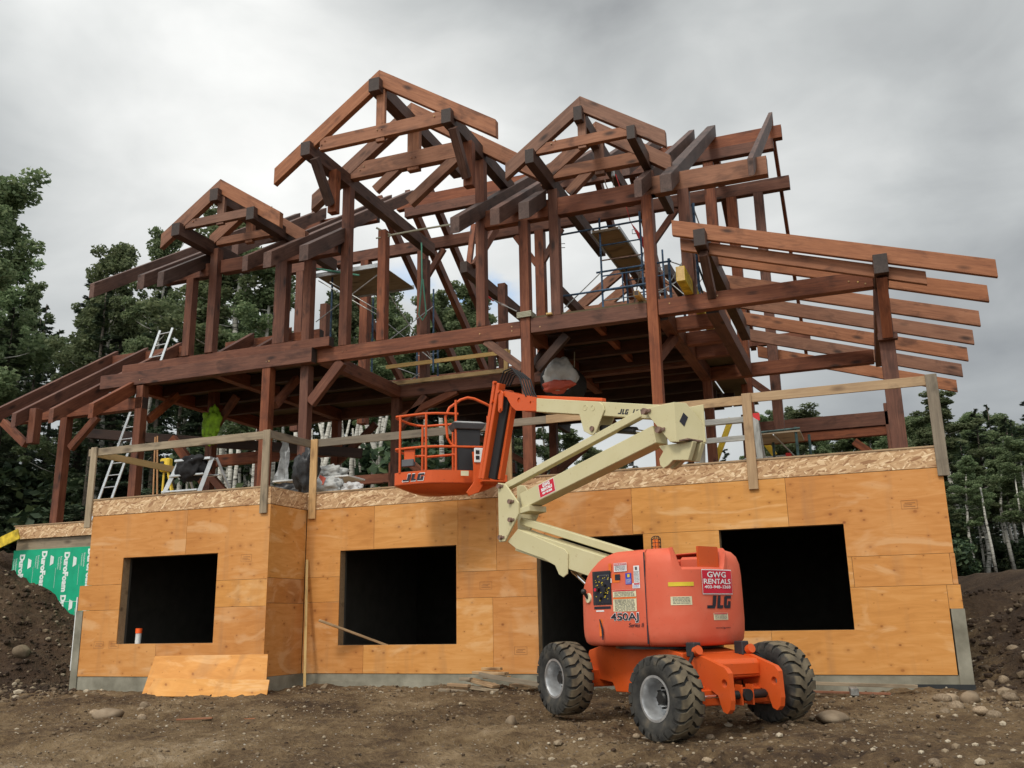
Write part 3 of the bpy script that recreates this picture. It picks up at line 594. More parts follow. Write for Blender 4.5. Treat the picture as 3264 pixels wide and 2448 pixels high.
# rim board and deck edge
g=G(); g.mm((-9.64,-.006,2.875),(1.07,.03,3.165)); g.obj('rim_board','osb',H)
g=G(); g.mm((-13.62,-1.128,2.875),(-9.64,-1.09,3.165)); g.obj('rim_board','osb',H)
g=G(); g.mm((-9.66,-1.085,2.875),(-9.632,-.01,3.165)); g.obj('rim_board','osb',H)
g=G(); g.mm((-18.62,1.56,2.87),(-13.8,1.6,3.165)); g.obj('rim_board','osb',H)
g=G(); g.mm((-9.7,-.02,3.168),(1.085,12.2,3.192)); g.mm((-13.64,-1.14,3.168),(-9.7,12.2,3.192)); g.mm((-18.65,1.545,3.168),(-13.64,12.2,3.192)); g.obj('deck','lumber',H)
# framing behind the sheathing: reveals of the openings
for x0,x1,z0,z1,y in ((-8.91,-6.63,.47,2.105,.02),(-5.18,-3.38,.0,2.13,.02),(-2.19,-.365,.62,2.135,.02),(-12.79,-10.69,.555,2.075,-1.1)):
    g=G(); t=.035; yb=y+.16
    g.mm((x0-t,y,z0-t),(x0,yb,z1+t)); g.mm((x1,y,z0-t),(x1+t,yb,z1+t)); g.mm((x0,y,z1),(x1,yb,z1+t)); g.mm((x0,y,z0-t),(x1,yb,z0)); g.obj('opening_frame','lumber',H)
# dark interior: backs, partitions, slab
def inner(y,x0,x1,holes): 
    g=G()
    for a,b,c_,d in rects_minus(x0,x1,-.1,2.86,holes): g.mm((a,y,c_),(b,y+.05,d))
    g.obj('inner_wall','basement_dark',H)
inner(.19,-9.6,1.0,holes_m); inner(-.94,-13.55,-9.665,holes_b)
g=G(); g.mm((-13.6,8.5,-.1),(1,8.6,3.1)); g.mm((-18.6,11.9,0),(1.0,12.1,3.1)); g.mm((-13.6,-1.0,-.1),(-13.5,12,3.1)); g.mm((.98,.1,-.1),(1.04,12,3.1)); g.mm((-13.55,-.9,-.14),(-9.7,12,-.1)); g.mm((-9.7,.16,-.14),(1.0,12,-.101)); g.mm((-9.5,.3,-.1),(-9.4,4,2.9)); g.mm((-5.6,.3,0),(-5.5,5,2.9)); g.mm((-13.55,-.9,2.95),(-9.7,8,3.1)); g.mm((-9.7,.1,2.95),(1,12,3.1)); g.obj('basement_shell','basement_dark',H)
for x in (-7.55,-6.95,-11.3): 
    g=G(); g.mm((x,3.0,-.1),(x+.04,3.14,2.9)); g.obj('stud','lumber_grey',H)
# footing and corner pilasters
g=G(); g.mm((-9.62,.012,-.6),(1.0,.25,-.003)); g.mm((-13.62,-1.108,-.6),(-9.655,-.8,-.003)); g.mm((-9.66,-1.1,-.6),(-9.60,.2,-.003)); g.mm((-9.62,-.03,-.6),(.93,.02,-.13)); g.obj('footing','concrete',H)
g=G(); g.mm((.925,-.03,-.6),(1.10,.3,.885)); g.obj('concrete_corner','concrete',H)
g=G(); g.mm((.35,-.036,-.5),(1.108,-.028,-.12)); g.obj('damp_proofing','skirt_black',H)
g=G(); g.mm((-13.78,-1.13,-.6),(-13.625,-.8,1.145)); g.obj('concrete_corner','concrete',H)
g=G(); g.mm((-13.81,-1.12,.1),(-13.785,-1.05,1.4)); g.obj('foam_edge','white_plastic',H)
# green insulated left wall
g=G(); g.mm((-18.6,1.63,2.62),(-13.75,1.66,2.868)); g.obj('sill_board','lumber_grey',H)
g=G(); g.mm((-18.63,1.60,.0),(-13.7,1.66,2.618)); foam=g.obj('insulation_board','foam_green',H)
g=G(); g.mm((-18.6,1.67,-.2),(-13.7,2.0,3.1)); g.obj('concrete_wall','concrete',H)
# text helper: glyph mesh placed on a plane
def text_mesh(s,size,shear=0,bold=0,align='CENTER',space=1.0):
    cu_=bpy.data.curves.new('txt','FONT'); cu_.body=s; cu_.size=size; cu_.shear=shear; cu_.offset=bold; cu_.align_x=align; cu_.align_y='CENTER'; cu_.space_character=space; cu_.resolution_u=3; cu_.fill_mode='FRONT'
    o=bpy.data.objects.new('txt',cu_); col.objects.link(o); bpy.context.view_layer.update()
    me=bpy.data.meshes.new_from_object(o.evaluated_get(bpy.context.evaluated_depsgraph_get())); vs=[v.co.copy() for v in me.vertices]; fs=[tuple(p.vertices) for p in me.polygons]
    bpy.data.objects.remove(o); bpy.data.meshes.remove(me); bpy.data.curves.remove(cu_); return vs,fs
def text_on(name,s,size,o_,u_,v_,mat,parent,sx=1,**k):
    vs,fs=text_mesh(s,size,**k); o_,u_,v_=map(Vector,(o_,u_,v_)); g=G(); g.add([o_+u_*(q.x*sx)+v_*q.y for q in vs],fs)
    org=o_; ob=mesh_obj(name,[q-org for q in g.v],g.f,mat); ob.location=org
    if parent is not None: setparent(ob,parent)
    return ob
def glyphs(g,s,size,o_,u_,v_,**k):
    vs,fs=text_mesh(s,size,**k); o_,u_,v_=map(Vector,(o_,u_,v_)); g.add([o_+u_*q.x+v_*q.y for q in vs],fs)
g=G(); yy=1.596
for i,x in enumerate((-18.35,-17.68,-17.0,-16.32,-15.64,-14.96,-14.28)):
    for j,zc in enumerate((2.13,1.18,.3)):
        zc2=zc-(.0 if i%2 else .05)
        glyphs(g,'DuroFoam',.20,(x,yy,zc2),(0,0,-1),(1,0,0),bold=.012)
        glyphs(g,'Insulation',.08,(x-.16,yy,zc2+.2),(0,0,-1),(1,0,0)); glyphs(g,'Foundation',.06,(x-.23,yy,zc2+.2),(0,0,-1),(1,0,0))
        g.prism([(0,0),(.10,.05),(.10,.20),(0,.24)],(x+.20,yy,zc2+.10),(1,0,0),(0,0,1),0,.001,(0,-1,0)); g.mm((x-.30,yy,zc2-.35),(x-.295,yy+.001,zc2+.1))
for z in (1.42,): g.mm((-18.6,yy-.001,z),(-13.75,yy,z+.008))
ob=mesh_obj('printing',[q-Vector((-16,yy,1.5)) for q in g.v],g.f,'print_white'); ob.location=(-16,yy,1.5); setparent(ob,foam)
# --- guard rail of rough lumber
def rail_post(x0,y0,z0=2.71,z1=4.21,w_=.145,mat='lumber'): return vpost('guard_post',x0,w_,y0,.04,z0,z1,mat,H)
rail_post(-13.76,-1.17,2.66,4.19,mat='lumber_grey'); rail_post(-9.84,-1.17,2.71,4.18,mat='lumber_grey'); rail_post(-9.585,-.05,2.70,4.18); rail_post(-5.72,-.05,2.7,4.21); rail_post(-1.68,-.05,2.72,4.235); rail_post(.985,-.05,2.74,4.25,.16,mat='lumber_grey')
XB(-13.85,-9.72,-1.128,.038,4.17,.14,'guard_rail','lumber_grey'); XB(-9.5,-5.6,-.008,.038,4.18,.14,'guard_rail','lumber_grey'); XB(-5.57,-4.95,-.008,.038,4.2,.13,'guard_rail','lumber_grey'); XB(-4.95,-1.6,-.008,.038,4.21,.14,'guard_rail','lumber'); XB(-1.55,1.0,-.008,.038,4.24,.145,'guard_rail','lumber')
timber('guard_rail',(-9.71,-1.12,4.17),(-9.6,.0,4.17),.038,.14,mat='lumber_grey',parent=H); timber('guard_rail',(-13.72,-1.08,4.15),(-13.72,1.2,4.15),.038,.13,mat='lumber_yellow',parent=H)
# temporary guard rail upstairs (fresh lumber)
for z in (7.18,6.73): XB(-11.05,-7.66,5.44,.04,z,.10,'guard_rail','lumber_yellow')
PO(-7.82,.1,5.40,.04,6.6,7.2,'guard_post','lumber_yellow')
for x0,yf,z1 in ((-8.35,5.7,7.5),(-7.3,5.7,7.5),(-6.8,5.7,7.5)): PO(x0,.16,yf,.16,6.65,z1+.4)
XB(-9.5,-6.3,5.7,.2,7.9,.25)
# ------------------------------------------------------------------ boom lift
KC=Vector((-2.32,-3.53,0)); CF=Vector((.750,-.661,0)); CN=Vector((-.661,-.750,0)); UP=Vector((0,0,1))
LIFT=empty('boom_lift','orange and cream articulating boom lift parked on the mud before the house','boom lift',(KC.x,KC.y,-.30))
def CH(f,n,z): return KC+CF*f+CN*n+UP*z
def prism_hole(name,poly,holes,o,u,v,nrm,n0,n1,mat,parent,seg=20,bevel=0):
    bm=bmesh.new(); o,u,v,nrm=map(Vector,(o,u,v,nrm)); ed=[]
    def loop(pts):
        vs=[bm.verts.new(o+u*x+v*y+nrm*n0) for x,y in pts]
        for i in range(len(vs)): ed.append(bm.edges.new((vs[i],vs[(i+1)%len(vs)])))
    loop(poly)
    for hx,hy,hr in holes: loop([(hx+hr*math.cos(2*math.pi*k/seg),hy+hr*math.sin(2*math.pi*k/seg)) for k in range(seg)])
    bmesh.ops.triangle_fill(bm,use_beauty=True,use_dissolve=False,edges=ed)
    r=bmesh.ops.extrude_face_region(bm,geom=bm.faces[:]); bmesh.ops.translate(bm,verts=[q for q in r['geom'] if isinstance(q,bmesh.types.BMVert)],vec=nrm*(n1-n0))
    bmesh.ops.recalc_face_normals(bm,faces=bm.faces)
    c=o.copy(); bmesh.ops.translate(bm,verts=bm.verts,vec=-c)
    me=bpy.data.meshes.new(name); bm.to_mesh(me); bm.free(); me.materials.append(MATS[mat]); ob=bpy.data.objects.new(name,me); ob.location=c; link(ob); setparent(ob,parent); return ob
def tyre_geo():
    g=G(); W_,Ro,Ri=.33,.395,.215
    prof=[(Ri,-.13),(Ri+.02,-.15),(.30,-.172),(.345,-.170),(.375,-.155),(Ro,-.125),(Ro+.002,0),(Ro,.125),(.375,.155),(.345,.168),(.30,.172),(Ri+.02,.15),(Ri,.13)]
    g.lathe(prof,(0,0,0),(0,1,0),40)
    n=21; wd=.205
    def pt(a,y,r): return Vector((r*math.cos(a),y,r*math.sin(a)))
    def bar(path,s,a0):
        vs=[]
        for y,d,rt_,rb_ in path:
            for da in (0,wd*(.8 if abs(y)<.03 else 1)):
                vs.append(pt(a0+d+da,y*s,rb_)); vs.append(pt(a0+d+da,y*s,rt_))
        k=len(path); fs=[(0,1,3,2),(4*k-4,4*k-2,4*k-1,4*k-3)]
        for i in range(k-1): a=4*i; fs+=[(a,a+4,a+5,a+1),(a+2,a+3,a+7,a+6),(a+1,a+5,a+7,a+3)]
        g.add(vs,fs)
    for i in range(n):
        for s in (1,-1):
            a0=2*math.pi*(i+(0 if s>0 else .5))/n
            bar([(-.01,-.03,.424,.38),(.045,.02,.424,.38),(.085,.11,.423,.38),(.135,.125,.418,.375),(.160,.13,.406,.36),(.176,.13,.375,.34),(.174,.13,.345,.33)],s,a0)
    return g
def wheel(f,n,z,steer=0):
    """one wheel: rim is the root mesh's sub-part; local +Y is the outer side"""
    side=1 if n>0 else -1
    ax=(CN*side); c=CH(f,n,z); rot=ax.to_track_quat('Y','Z').to_matrix()
    rot=Matrix.Rotation(steer,3,'Z')@rot
    def put(g,name,mat,parent,smooth=True,bevel=0):
        ob=mesh_obj(name,g.v,g.f,mat,smooth=smooth)
        if smooth: ob.data.set_sharp_from_angle(angle=R(35))
        ob.rotation_mode='QUATERNION'; ob.location=c; ob.rotation_quaternion=rot.to_quaternion(); return ob
    w_=G(); w_.lathe([(.0,.02),(.05,.02),(.055,.0),(.12,-.0),(.125,-.03),(.17,-.05),(.185,-.02),(.195,.10),(.215,.135),(.228,.140),(.228,.15),(.205,.15),(.19,.12),(.18,0),(.17,-.07),(.19,-.10),(.215,-.135),(.228,-.14),(.228,-.15),(.2,-.15),(.17,-.09),(.165,-.055),(0,-.05)],(0,0,0),(0,1,0),36)
    wh=put(w_,'wheel','rim_silver',LIFT); setparent(wh,LIFT)
    def sub(g,name,mat,smooth=True):
        ob=mesh_obj(name,g.v,g.f,mat,smooth=smooth)
        if smooth: ob.data.set_sharp_from_angle(angle=R(35))
        ob.parent=wh; return ob
    sub(tyre_geo(),'tyre','tyre')
    h=G(); h.lathe([(0,.075),(.055,.075),(.07,.06),(.075,.0)],(0,0,0),(0,1,0),20)
    for k in range(9): a=2*math.pi*k/9; h.lathe([(0,.035),(.012,.035),(.012,.0)],(.098*math.cos(a),0,.098*math.sin(a)),(0,1,0),6)
    sub(h,'hub','cylinder_black')
wheel(-1.0,.83,.155); wheel(1.0,.83,.045,R(4)); wheel(1.0,-.66,.145,R(4)); wheel(-1.0,-.66,.17)
# chassis frame
g=G(); g.prism([(-1.18,.30),(-1.12,.46),(-.85,.52),(.5,.50),(.75,.46),(.75,.10),(.6,.02),(-.55,.0),(-.62,.10),(-1.1,.14)],KC,CF,UP,-.40,.40,CN); ch=g.obj('chassis','orange',LIFT,bevel=.008)
g=G(); g.prism([(.45,.50),(1.12,.40),(1.16,.36),(1.16,.22),(.5,.10)],KC,CF,UP,-.31,.31,CN); g.obj('front_cover','orange',LIFT,bevel=.008)
g=G(); g.prism([(1.162,.36),(1.175,.355),(1.175,.25),(1.162,.24)],KC,CF,UP,-.27,.27,CN); g.obj('cover_lip','orange',LIFT)
for n0 in (.30,-.36):
    prism_hole('lug_plate',[(.86,.44),(1.0,.44),(1.38,.33),(1.43,.28),(1.44,.02),(1.42,-.07),(1.37,-.11),(1.31,-.09),(1.28,-.02),(1.25,.06),(1.16,.10),(.88,.12)],[(1.36,.18,.042)],KC,CF,UP,CN,n0,n0+.06,'orange',LIFT)
g=G(); g.box(CH(1.02,.08,.03),(.24,1.15,.16),Matrix((CF,CN,UP)).transposed()); g.obj('front_axle','orange',LIFT,bevel=.01)
for s in (1,-1):
    g=G(); g.box(CH(1.02,.08+s*.52,.08),(.20,.14,.30),Matrix((CF,CN,UP)).transposed()); g.box(CH(1.06,.08+s*.44,.12),(.10,.24,.05),Matrix((CF,CN,UP)).transposed()); g.obj('steering_knuckle','orange',LIFT,bevel=.01)
    g=G(); g.tube([CH(1.22,s*.08,.05),CH(1.22,s*.28,.05)],.045,12); g.obj('steering_cylinder','cylinder_black',LIFT,True)
    g=G(); g.tube([CH(1.22,s*.28,.05),CH(1.20,s*.50,.05)],.018,10); g.obj('piston_rod','chrome',LIFT,True)
    g=G(); g.box(CH(.86,s*.33,.50),(.14,.10,.15),Matrix((CF,CN,UP)).transposed()); g.obj('hose_bracket','black_plastic',LIFT,bevel=.01)
    g=G(); g.tube([CH(.93,s*.36,.48),CH(.99,s*.36,.50)],.05,14); g.obj('lock_cylinder','orange',LIFT,True)
    for k in range(2):
        g=G(); g.tube([CH(.88,s*.36,.46+.03*k),CH(.98,s*.44,.43+.03*k),CH(1.03,s*.54,.36),CH(1.05,s*.6,.2)],.014,8); g.obj('hose','black_rubber',LIFT,True)
g=G(); g.tube([CH(1.24,0,.05),CH(1.30,0,.05)],.06,14); g.obj('axle_pivot','cylinder_black',LIFT,True)
for n0 in (-.085,.06):
    g=G(); g.box(CH(1.22,n0,.05),(.10,.02,.20),Matrix((CF,CN,UP)).transposed()); g.obj('pivot_bracket','orange',LIFT)
g=G(); g.box(CH(-1.0,0,.14),(.2,1.3,.2),Matrix((CF,CN,UP)).transposed()); g.obj('rear_axle','orange',LIFT,bevel=.01)
g=G(); g.lathe([(0,.50),(.62,.50),(.62,.535),(.55,.56),(0,.56)],KC,(0,0,1),36); g.obj('slewing_ring','cylinder_black',LIFT,True)
# hood shell, a superellipse in plan
ph=R(150); BU=Vector((math.cos(ph),math.sin(ph),0)); BN=Vector((-.5,-.8660254,0)); HO=KC+BU*.09; HA,HB,HP=.89,.68,3.6
def hoodxy(t):
    c_,s_=math.cos(t),math.sin(t); return (HA*math.copysign(abs(c_)**(2/HP),c_),HB*math.copysign(abs(s_)**(2/HP),s_))
def hp(t,z,off=0,k=1):
    a,b=hoodxy(t); e=.004; a1,b1=hoodxy(t-e); a2,b2=hoodxy(t+e); n=Vector((b2-b1,-(a2-a1))); n.normalize()
    return HO+BU*(a*k+n.x*off)+BN*(b*k+n.y*off)+UP*z
TT=[i*2*math.pi/1440 for i in range(1441)]; ARC=[0]
for i in range(1440):
    a,b=hoodxy(TT[i]),hoodxy(TT[i+1]); ARC.append(ARC[-1]+math.hypot(b[0]-a[0],b[1]-a[1]))
def t2a(t): i=min(1439,int(t/(2*math.pi)*1440)); f=t/(2*math.pi)*1440-i; return ARC[i]*(1-f)+ARC[i+1]*f
def a2t(a):
    import bisect; i=max(0,min(1439,bisect.bisect(ARC,a)-1)); f=(a-ARC[i])/max(1e-9,ARC[i+1]-ARC[i]); return TT[i]+(TT[i+1]-TT[i])*f
def ztop(s): return 1.585-(.42*((s-.15)/.74)**2 if s>.15 else 0)
def hood_part(name,ta,tb,mat,notch=None):
    n=72; a0,a1=t2a(ta),t2a(tb); vs=[];fs=[]
    prof=[(0,.90),(.02,.945),(.055,.975),(.14,.992),(.25,1.0),(.5,1.0),(.72,.997),(.84,.985),(.92,.955),(.97,.90),(1.0,.80),(1.0,.60)]
    for i in range(n+1):
        t=a2t(a0+(a1-a0)*i/n); s,_=hoodxy(t); zt=ztop(s)
        if notch and notch[0]<t<notch[1]: e=min(1,min((t-notch[0])/.14,(notch[1]-t)/.03)); zt=zt-(zt-notch[2])*e; cut=True
        else: cut=False
        for v,k in prof:
            kk=k if not cut else (1.0 if v>.8 else k)
            if cut and v>=1.0: kk=.97 if k==.80 else .90
            p=HO+BU*(hoodxy(t)[0]*kk)+BN*(hoodxy(t)[1]*kk)+UP*(.535+(zt-.535)*v); vs.append(p)
    m_=len(prof)
    for i in range(n):
        for j in range(m_-1): fs.append((i*m_+j,(i+1)*m_+j,(i+1)*m_+j+1,i*m_+j+1))
    g=G(); g.add(vs,fs); ob=g.obj(name,mat,LIFT,True); md=ob.modifiers.new('s','SOLIDIFY'); md.thickness=.012; md.offset=0; return ob
tf=1.80
hl=hood_part('control_side_hood',.06,tf-.008,'hood'); hr=hood_part('rear_hood',tf+.008,3.75,'hood',(2.34,3.19,1.365)); hf=hood_part('far_hood',3.76,6.22,'hood')
g=G(); g.prism([(.62,0),(-.05,0),(-.05,.42),(.40,.38)],HO+UP*1.1,BU,UP,-.55,.55,BN); g.obj('inner_cover','hood',LIFT,bevel=.03)
g=G(); g.prism([(-.05,0),(-.66,0),(-.62,.42),(-.05,.44)],HO+UP*1.1,BU,UP,-.52,-.30,BN); g.obj('inner_cover','hood',LIFT,bevel=.03)
g=G(); g.prism([(-.72,.55),(.72,.55),(.60,1.20),(-.72,1.22)],HO,BU,UP,-.5,.5,BN); g.obj('engine_block','cylinder_black',LIFT)
g=G(); g.box(HO+BU*-.35+BN*.45+UP*1.40,(.25,.12,.14),Matrix((BU,BN,UP)).transposed()); g.box(HO+BU*-.2+BN*.35+UP*1.46,(.5,.04,.04),Matrix((BU,BN,UP)).transposed()); g.tube([HO+BU*-.5+BN*.4+UP*1.36,HO+BU*-.1+BN*.5+UP*1.42],.03); g.obj('engine_parts','grey_plastic',LIFT)
g=G(); P_=[(hp(2.93+.028*i,0)-HO)*.95 for i in range(9)]
for i in range(8):
    a=HO+P_[i]; b=HO+P_[i+1]; g.add([Vector((a.x,a.y,1.36)),Vector((b.x,b.y,1.36)),Vector((b.x,b.y,1.60)),Vector((a.x,a.y,1.60))],[(0,1,2,3)])
ob=g.obj('hood_fin','orange',LIFT); md=ob.modifiers.new('s','SOLIDIFY'); md.thickness=.03
def decal(name,t0,z0,t1,z1,mat,parent,off=.009,n=8):
    a0,a1=t2a(t0),t2a(t1); g=G(); vs=[];fs=[]
    for i in range(n+1):
        t=a2t(a0+(a1-a0)*i/n); vs+=[hp(t,z0,off),hp(t,z1,off)]
    for i in range(n): fs.append((2*i,2*i+2,2*i+3,2*i+1))
    g.add(vs,fs); return g.obj(name,mat,parent)
def dtext(name,s,t0,t1,zc,hgt,mat,parent,off=.012,**k):
    vs,fs=text_mesh(s,1,**k); x0=min(v.x for v in vs); x1=max(v.x for v in vs); y0=min(v.y for v in vs); y1=max(v.y for v in vs); a0,a1=t2a(t0),t2a(t1)
    g=G(); g.add([hp(a2t(a0+(a1-a0)*(v.x-x0)/(x1-x0)),zc+((v.y-y0)/(y1-y0)-.5)*hgt,off) for v in vs],fs)
    c=sum(g.v,Vector())/len(g.v); ob=mesh_obj(name,[q-c for q in g.v],g.f,mat); ob.location=c; setparent(ob,parent); return ob
# seam line and dark recess of the control side
d=decal('hood_seam',tf-.010,.56,tf+.010,1.55,'decal_dark',hr,.004)
cb=decal('control_box',1.275,.99,1.540,1.375,'black_plastic',hl,.010)
decal('control_face',1.335,1.005,1.535,1.36,'decal_dark',hl,.016)
rr_=random.Random(3)
g=G()
for k in range(34):
    a0,a1=t2a(1.35),t2a(1.53); t=a2t(a0+(a1-a0)*rr_.random()); z=rr_.uniform(1.03,1.32); p=hp(t,z,.02); s=rr_.uniform(.005,.010); g.box(p,(s,s,s*1.4),Matrix((BU,BN,UP)).transposed())
g.obj('control_symbols','decal_yellow',hl)
decal('display',1.41,1.27,1.53,1.33,'grey_plastic',hl,.019); decal('display_glass',1.42,1.278,1.525,1.322,'decal_dark',hl,.022)
g=G()
for t,z,r in ((1.40,1.17,.022),(1.48,1.12,.018),(1.50,1.17,.02),(1.43,1.07,.018),(1.49,1.21,.014)): p=hp(t,z,.02); g.tube([p,p+BN*.03],r,12)
g.obj('control_knobs','cylinder_black',hl,True)
p=hp(1.375,1.165,.015); g=G(); g.tube([p,p+BN*.04],.02,12); g.obj('stop_button','decal_red',hl,True)
g=G(); p=hp(1.15,1.075,.0); q=p+(hp(1.15,1.075,.1)-p).normalized()*.03; g.lathe([(0,.03),(.055,.025),(.06,0)],p,(hp(1.15,1,.1)-hp(1.15,1,0)),18); g.obj('switch_base','decal_cream',hl,True)
dirn=(hp(1.15,1,.1)-hp(1.15,1,0)).normalized(); g=G(); g.tube([p+dirn*.02,p+dirn*.06+UP*.05],.02,10); g.ball(p+dirn*.075+UP*.075,.035,6); g.obj('switch_knob','cylinder_black',hl,True)
decal('instruction_strip',1.290,.945,1.530,.975,'decal_dark',hl,.010); decal('label_strip',1.33,.915,1.46,.932,'decal_white',hl,.010)
def textlines(t0,z0,t1,z1,rows,mat,parent,off=.014,seed=1):
    r=random.Random(seed); a0,a1=t2a(t0),t2a(t1); g=G()
    for i in range(rows):
        z=z1-(z1-z0)*(i+.7)/(rows+.4); h=(z1-z0)/(rows+.4)*.34; x=.06
        while x<.90:
            ln=r.uniform(.05,.22); e=min(.94,x+ln)
            pa,pb=a2t(a0+(a1-a0)*x),a2t(a0+(a1-a0)*e); g.add([hp(pa,z,off),hp(pb,z,off),hp(pb,z+h,off),hp(pa,z+h,off)],[(0,1,2,3)]); x=e+.03
    g.obj('fine_print',mat,parent)
k1=decal('warning_label',1.560,1.355,1.603,1.452,'decal_white',hl,.010); 
decal('red_band',1.562,1.425,1.601,1.448,'decal_red',k1,.0125); dtext('printing','WARNING',1.563,1.600,1.437,.014,'decal_white',k1,.015,bold=.02); textlines(1.562,1.36,1.601,1.42,5,'decal_dark',k1)
k1=decal('white_label',1.662,1.222,1.730,1.408,'decal_white',hl,.010); textlines(1.664,1.225,1.728,1.35,8,'grey_plastic',k1,seed=4); decal('emblem',1.68,1.36,1.705,1.395,'grey_plastic',k1,.0125)
k1=decal('blue_label',1.592,1.208,1.637,1.332,'decal_blue',hl,.010); textlines(1.594,1.21,1.635,1.27,4,'decal_white',k1,seed=7); decal('emblem',1.606,1.285,1.624,1.32,'decal_yellow',k1,.0125)
k1=decal('small_label',1.645,1.160,1.730,1.218,'decal_white',hl,.010); decal('red_band',1.66,1.200,1.725,1.214,'decal_red',k1,.0125); textlines(1.65,1.162,1.725,1.195,2,'decal_blue',k1,seed=9)
k1=decal('warning_label',1.549,1.070,1.678,1.150,'decal_cream',hl,.010); decal('red_band',1.551,1.135,1.676,1.148,'decal_red',k1,.0125); textlines(1.551,1.072,1.676,1.13,5,'grey_plastic',k1,seed=11)
k1=decal('warning_label',1.549,.912,1.678,1.062,'decal_cream',hl,.010); decal('orange_band',1.551,1.050,1.676,1.066,'decal_orange',k1,.0125); textlines(1.551,.915,1.676,1.045,10,'grey_plastic',k1,seed=12)
decal('grip_slot',1.550,1.235,1.571,1.335,'decal_orange',hl,.008); decal('grip_shadow',1.563,1.26,1.572,1.325,'decal_dark',hl,.011)
decal('pink_patch',1.525,1.36,1.545,1.455,'decal_orange',hl,.008); decal('small_symbol',1.538,1.235,1.545,1.285,'decal_white',hl,.010)
dtext('model_number_edge','450AJ',1.527,1.699,.842,.118,'decal_white',hl,.010,bold=.045,space=1.0); dtext('model_number','450AJ',1.530,1.697,.842,.105,'decal_dark',hl,.014,bold=.015)
dtext('series_text','Series II',1.600,1.757,.762,.045,'decal_dark',hl,.012,shear=.2,bold=.01)
decal('latch_recess',1.375,.64,1.43,.83,'decal_orange',hl,.006); 
g=G(); g.add([hp(1.385,.83,.016),hp(1.405,.83,.016),hp(1.445,.72,.016),hp(1.44,.60,.016),hp(1.425,.60,.016),hp(1.415,.72,.016)],[(0,1,2,5),(5,2,3,4)]); g.obj('latch','decal_dark',hl)
decal('yellow_strip',2.206,1.165,2.736,1.208,'decal_yellow',hr,.010,14); k1=decal('lifting_chart',2.238,.965,2.680,1.055,'decal_cream',hr,.010,14); textlines(2.26,.97,2.66,1.05,5,'grey_plastic',k1,seed=20)
k1=decal('rental_sign',2.906,1.075,3.245,1.345,'decal_white',hr,.014,12); decal('red_field',2.912,1.085,3.239,1.335,'decal_red',k1,.017,12)
dtext('sign_text','GWG',3.00,3.165,1.288,.062,'decal_white',k1,.021,bold=.02); dtext('sign_text','RENTALS',2.93,3.215,1.214,.056,'decal_white',k1,.021,bold=.018); dtext('sign_text','403-948-3268',2.94,3.210,1.155,.034,'decal_white',k1,.021,bold=.02)
def jlg(g,P_,x0,x1,z0,z1,fat=1):
    """block letters J L G leaning right; P_(x,z) -> point"""
    sh=.30
    def q(pts): g.add([P_(x0+(x1-x0)*((x+sh*y*.25)/1.06),z0+(z1-z0)*y) for x,y in pts],[tuple(range(len(pts)))])
    q([(.20,1),(.34,1),(.34,.22),(.30,0),(.0,0),(.0,.24),(.20,.24)])
    q([(.40,1),(.53,1),(.53,.24),(.40,.24)]); q([(.40,.24),(.64,.24),(.64,0),(.40,0)])
    q([(.68,.92),(.74,1),(.98,1),(.98,.76),(.68,.76)]); q([(.68,.76),(.81,.76),(.81,.24),(.68,.24)]); q([(.68,.24),(.98,.24),(.98,.0),(.74,0),(.68,.08)]); q([(.86,.56),(.98,.56),(.98,.24),(.86,.24)])
g=G(); a0,a1=t2a(2.972),t2a(3.222); jlg(g,lambda x,z: hp(a2t(a0+(a1-a0)*x),z,.012),0,1,.925,1.062); g.obj('maker_logo','decal_dark',hr)
k1=decal('caution_label',3.070,.80,3.166,.875,'decal_cream',hr,.010); decal('red_band',3.074,.862,3.162,.872,'decal_red',k1,.0125); textlines(3.074,.80,3.162,.86,4,'grey_plastic',k1,seed=22)
dtext('web_address','www.jlg.com',3.085,3.180,.716,.024,'decal_dark',hr,.012,bold=.01)
# beacon in its wire cage
p=HO+BU*-.30+BN*.36+UP*1.50; g=G(); g.tube([p,p+UP*.10],.035,12); g.obj('beacon_base','cylinder_black',LIFT,True)
g=G(); g.lathe([(0,.22),(.03,.215),(.038,.19),(.04,.10),(0,.10)],p,(0,0,1),14); bc=g.obj('beacon','amber',LIFT,True)
g=G()
for k in range(8): a=k*math.pi/4; d_=Vector((math.cos(a),math.sin(a),0)); g.tube([p+d_*.055+UP*.08,p+d_*.055+UP*.22,p+d_*.03+UP*.245,p+UP*.25],.0035,5)
for z in (.09,.13,.17,.21): g.tube([p+Vector((math.cos(k*math.pi/6),math.sin(k*math.pi/6),0))*.055+UP*z for k in range(12)],.0035,5,closed=True)
g.obj('beacon_cage','cylinder_black',LIFT)
# ---- boom members; (s,z) in the boom's vertical plane through the turntable
def bp(name,pts,n0,n1,mat='cream',bevel=.006,holes=None):
    if holes: return prism_hole(name,pts,holes,KC,BU,UP,BN,n0,n1,mat,LIFT)
    g=G(); g.prism(pts,KC,BU,UP,n0,n1,BN); return g.obj(name,mat,LIFT,bevel=bevel)
def bm_(name,p,q,h,wd,mat='cream',n=0,bevel=.008):
    p,q=Vector(p),Vector(q); d=(q-p).normalized(); k=Vector((-d.y,d.x))*h/2
    return bp(name,[tuple(p+k),tuple(q+k),tuple(q-k),tuple(p-k)],n-wd/2,n+wd/2,mat,bevel)
def BP(s,n,z): return KC+BU*s+BN*n+UP*z
low=bm_('lower_riser',(2.62,1.93),(.35,1.28),.30,.24)
bp('riser_collar',[(2.565,2.076),(1.60,1.73),(1.54,1.67),(1.56,1.41),(1.645,1.37),(1.73,1.41),(1.80,1.53),(2.03,1.63),(2.60,1.80),(2.80,1.92)],.122,.140)
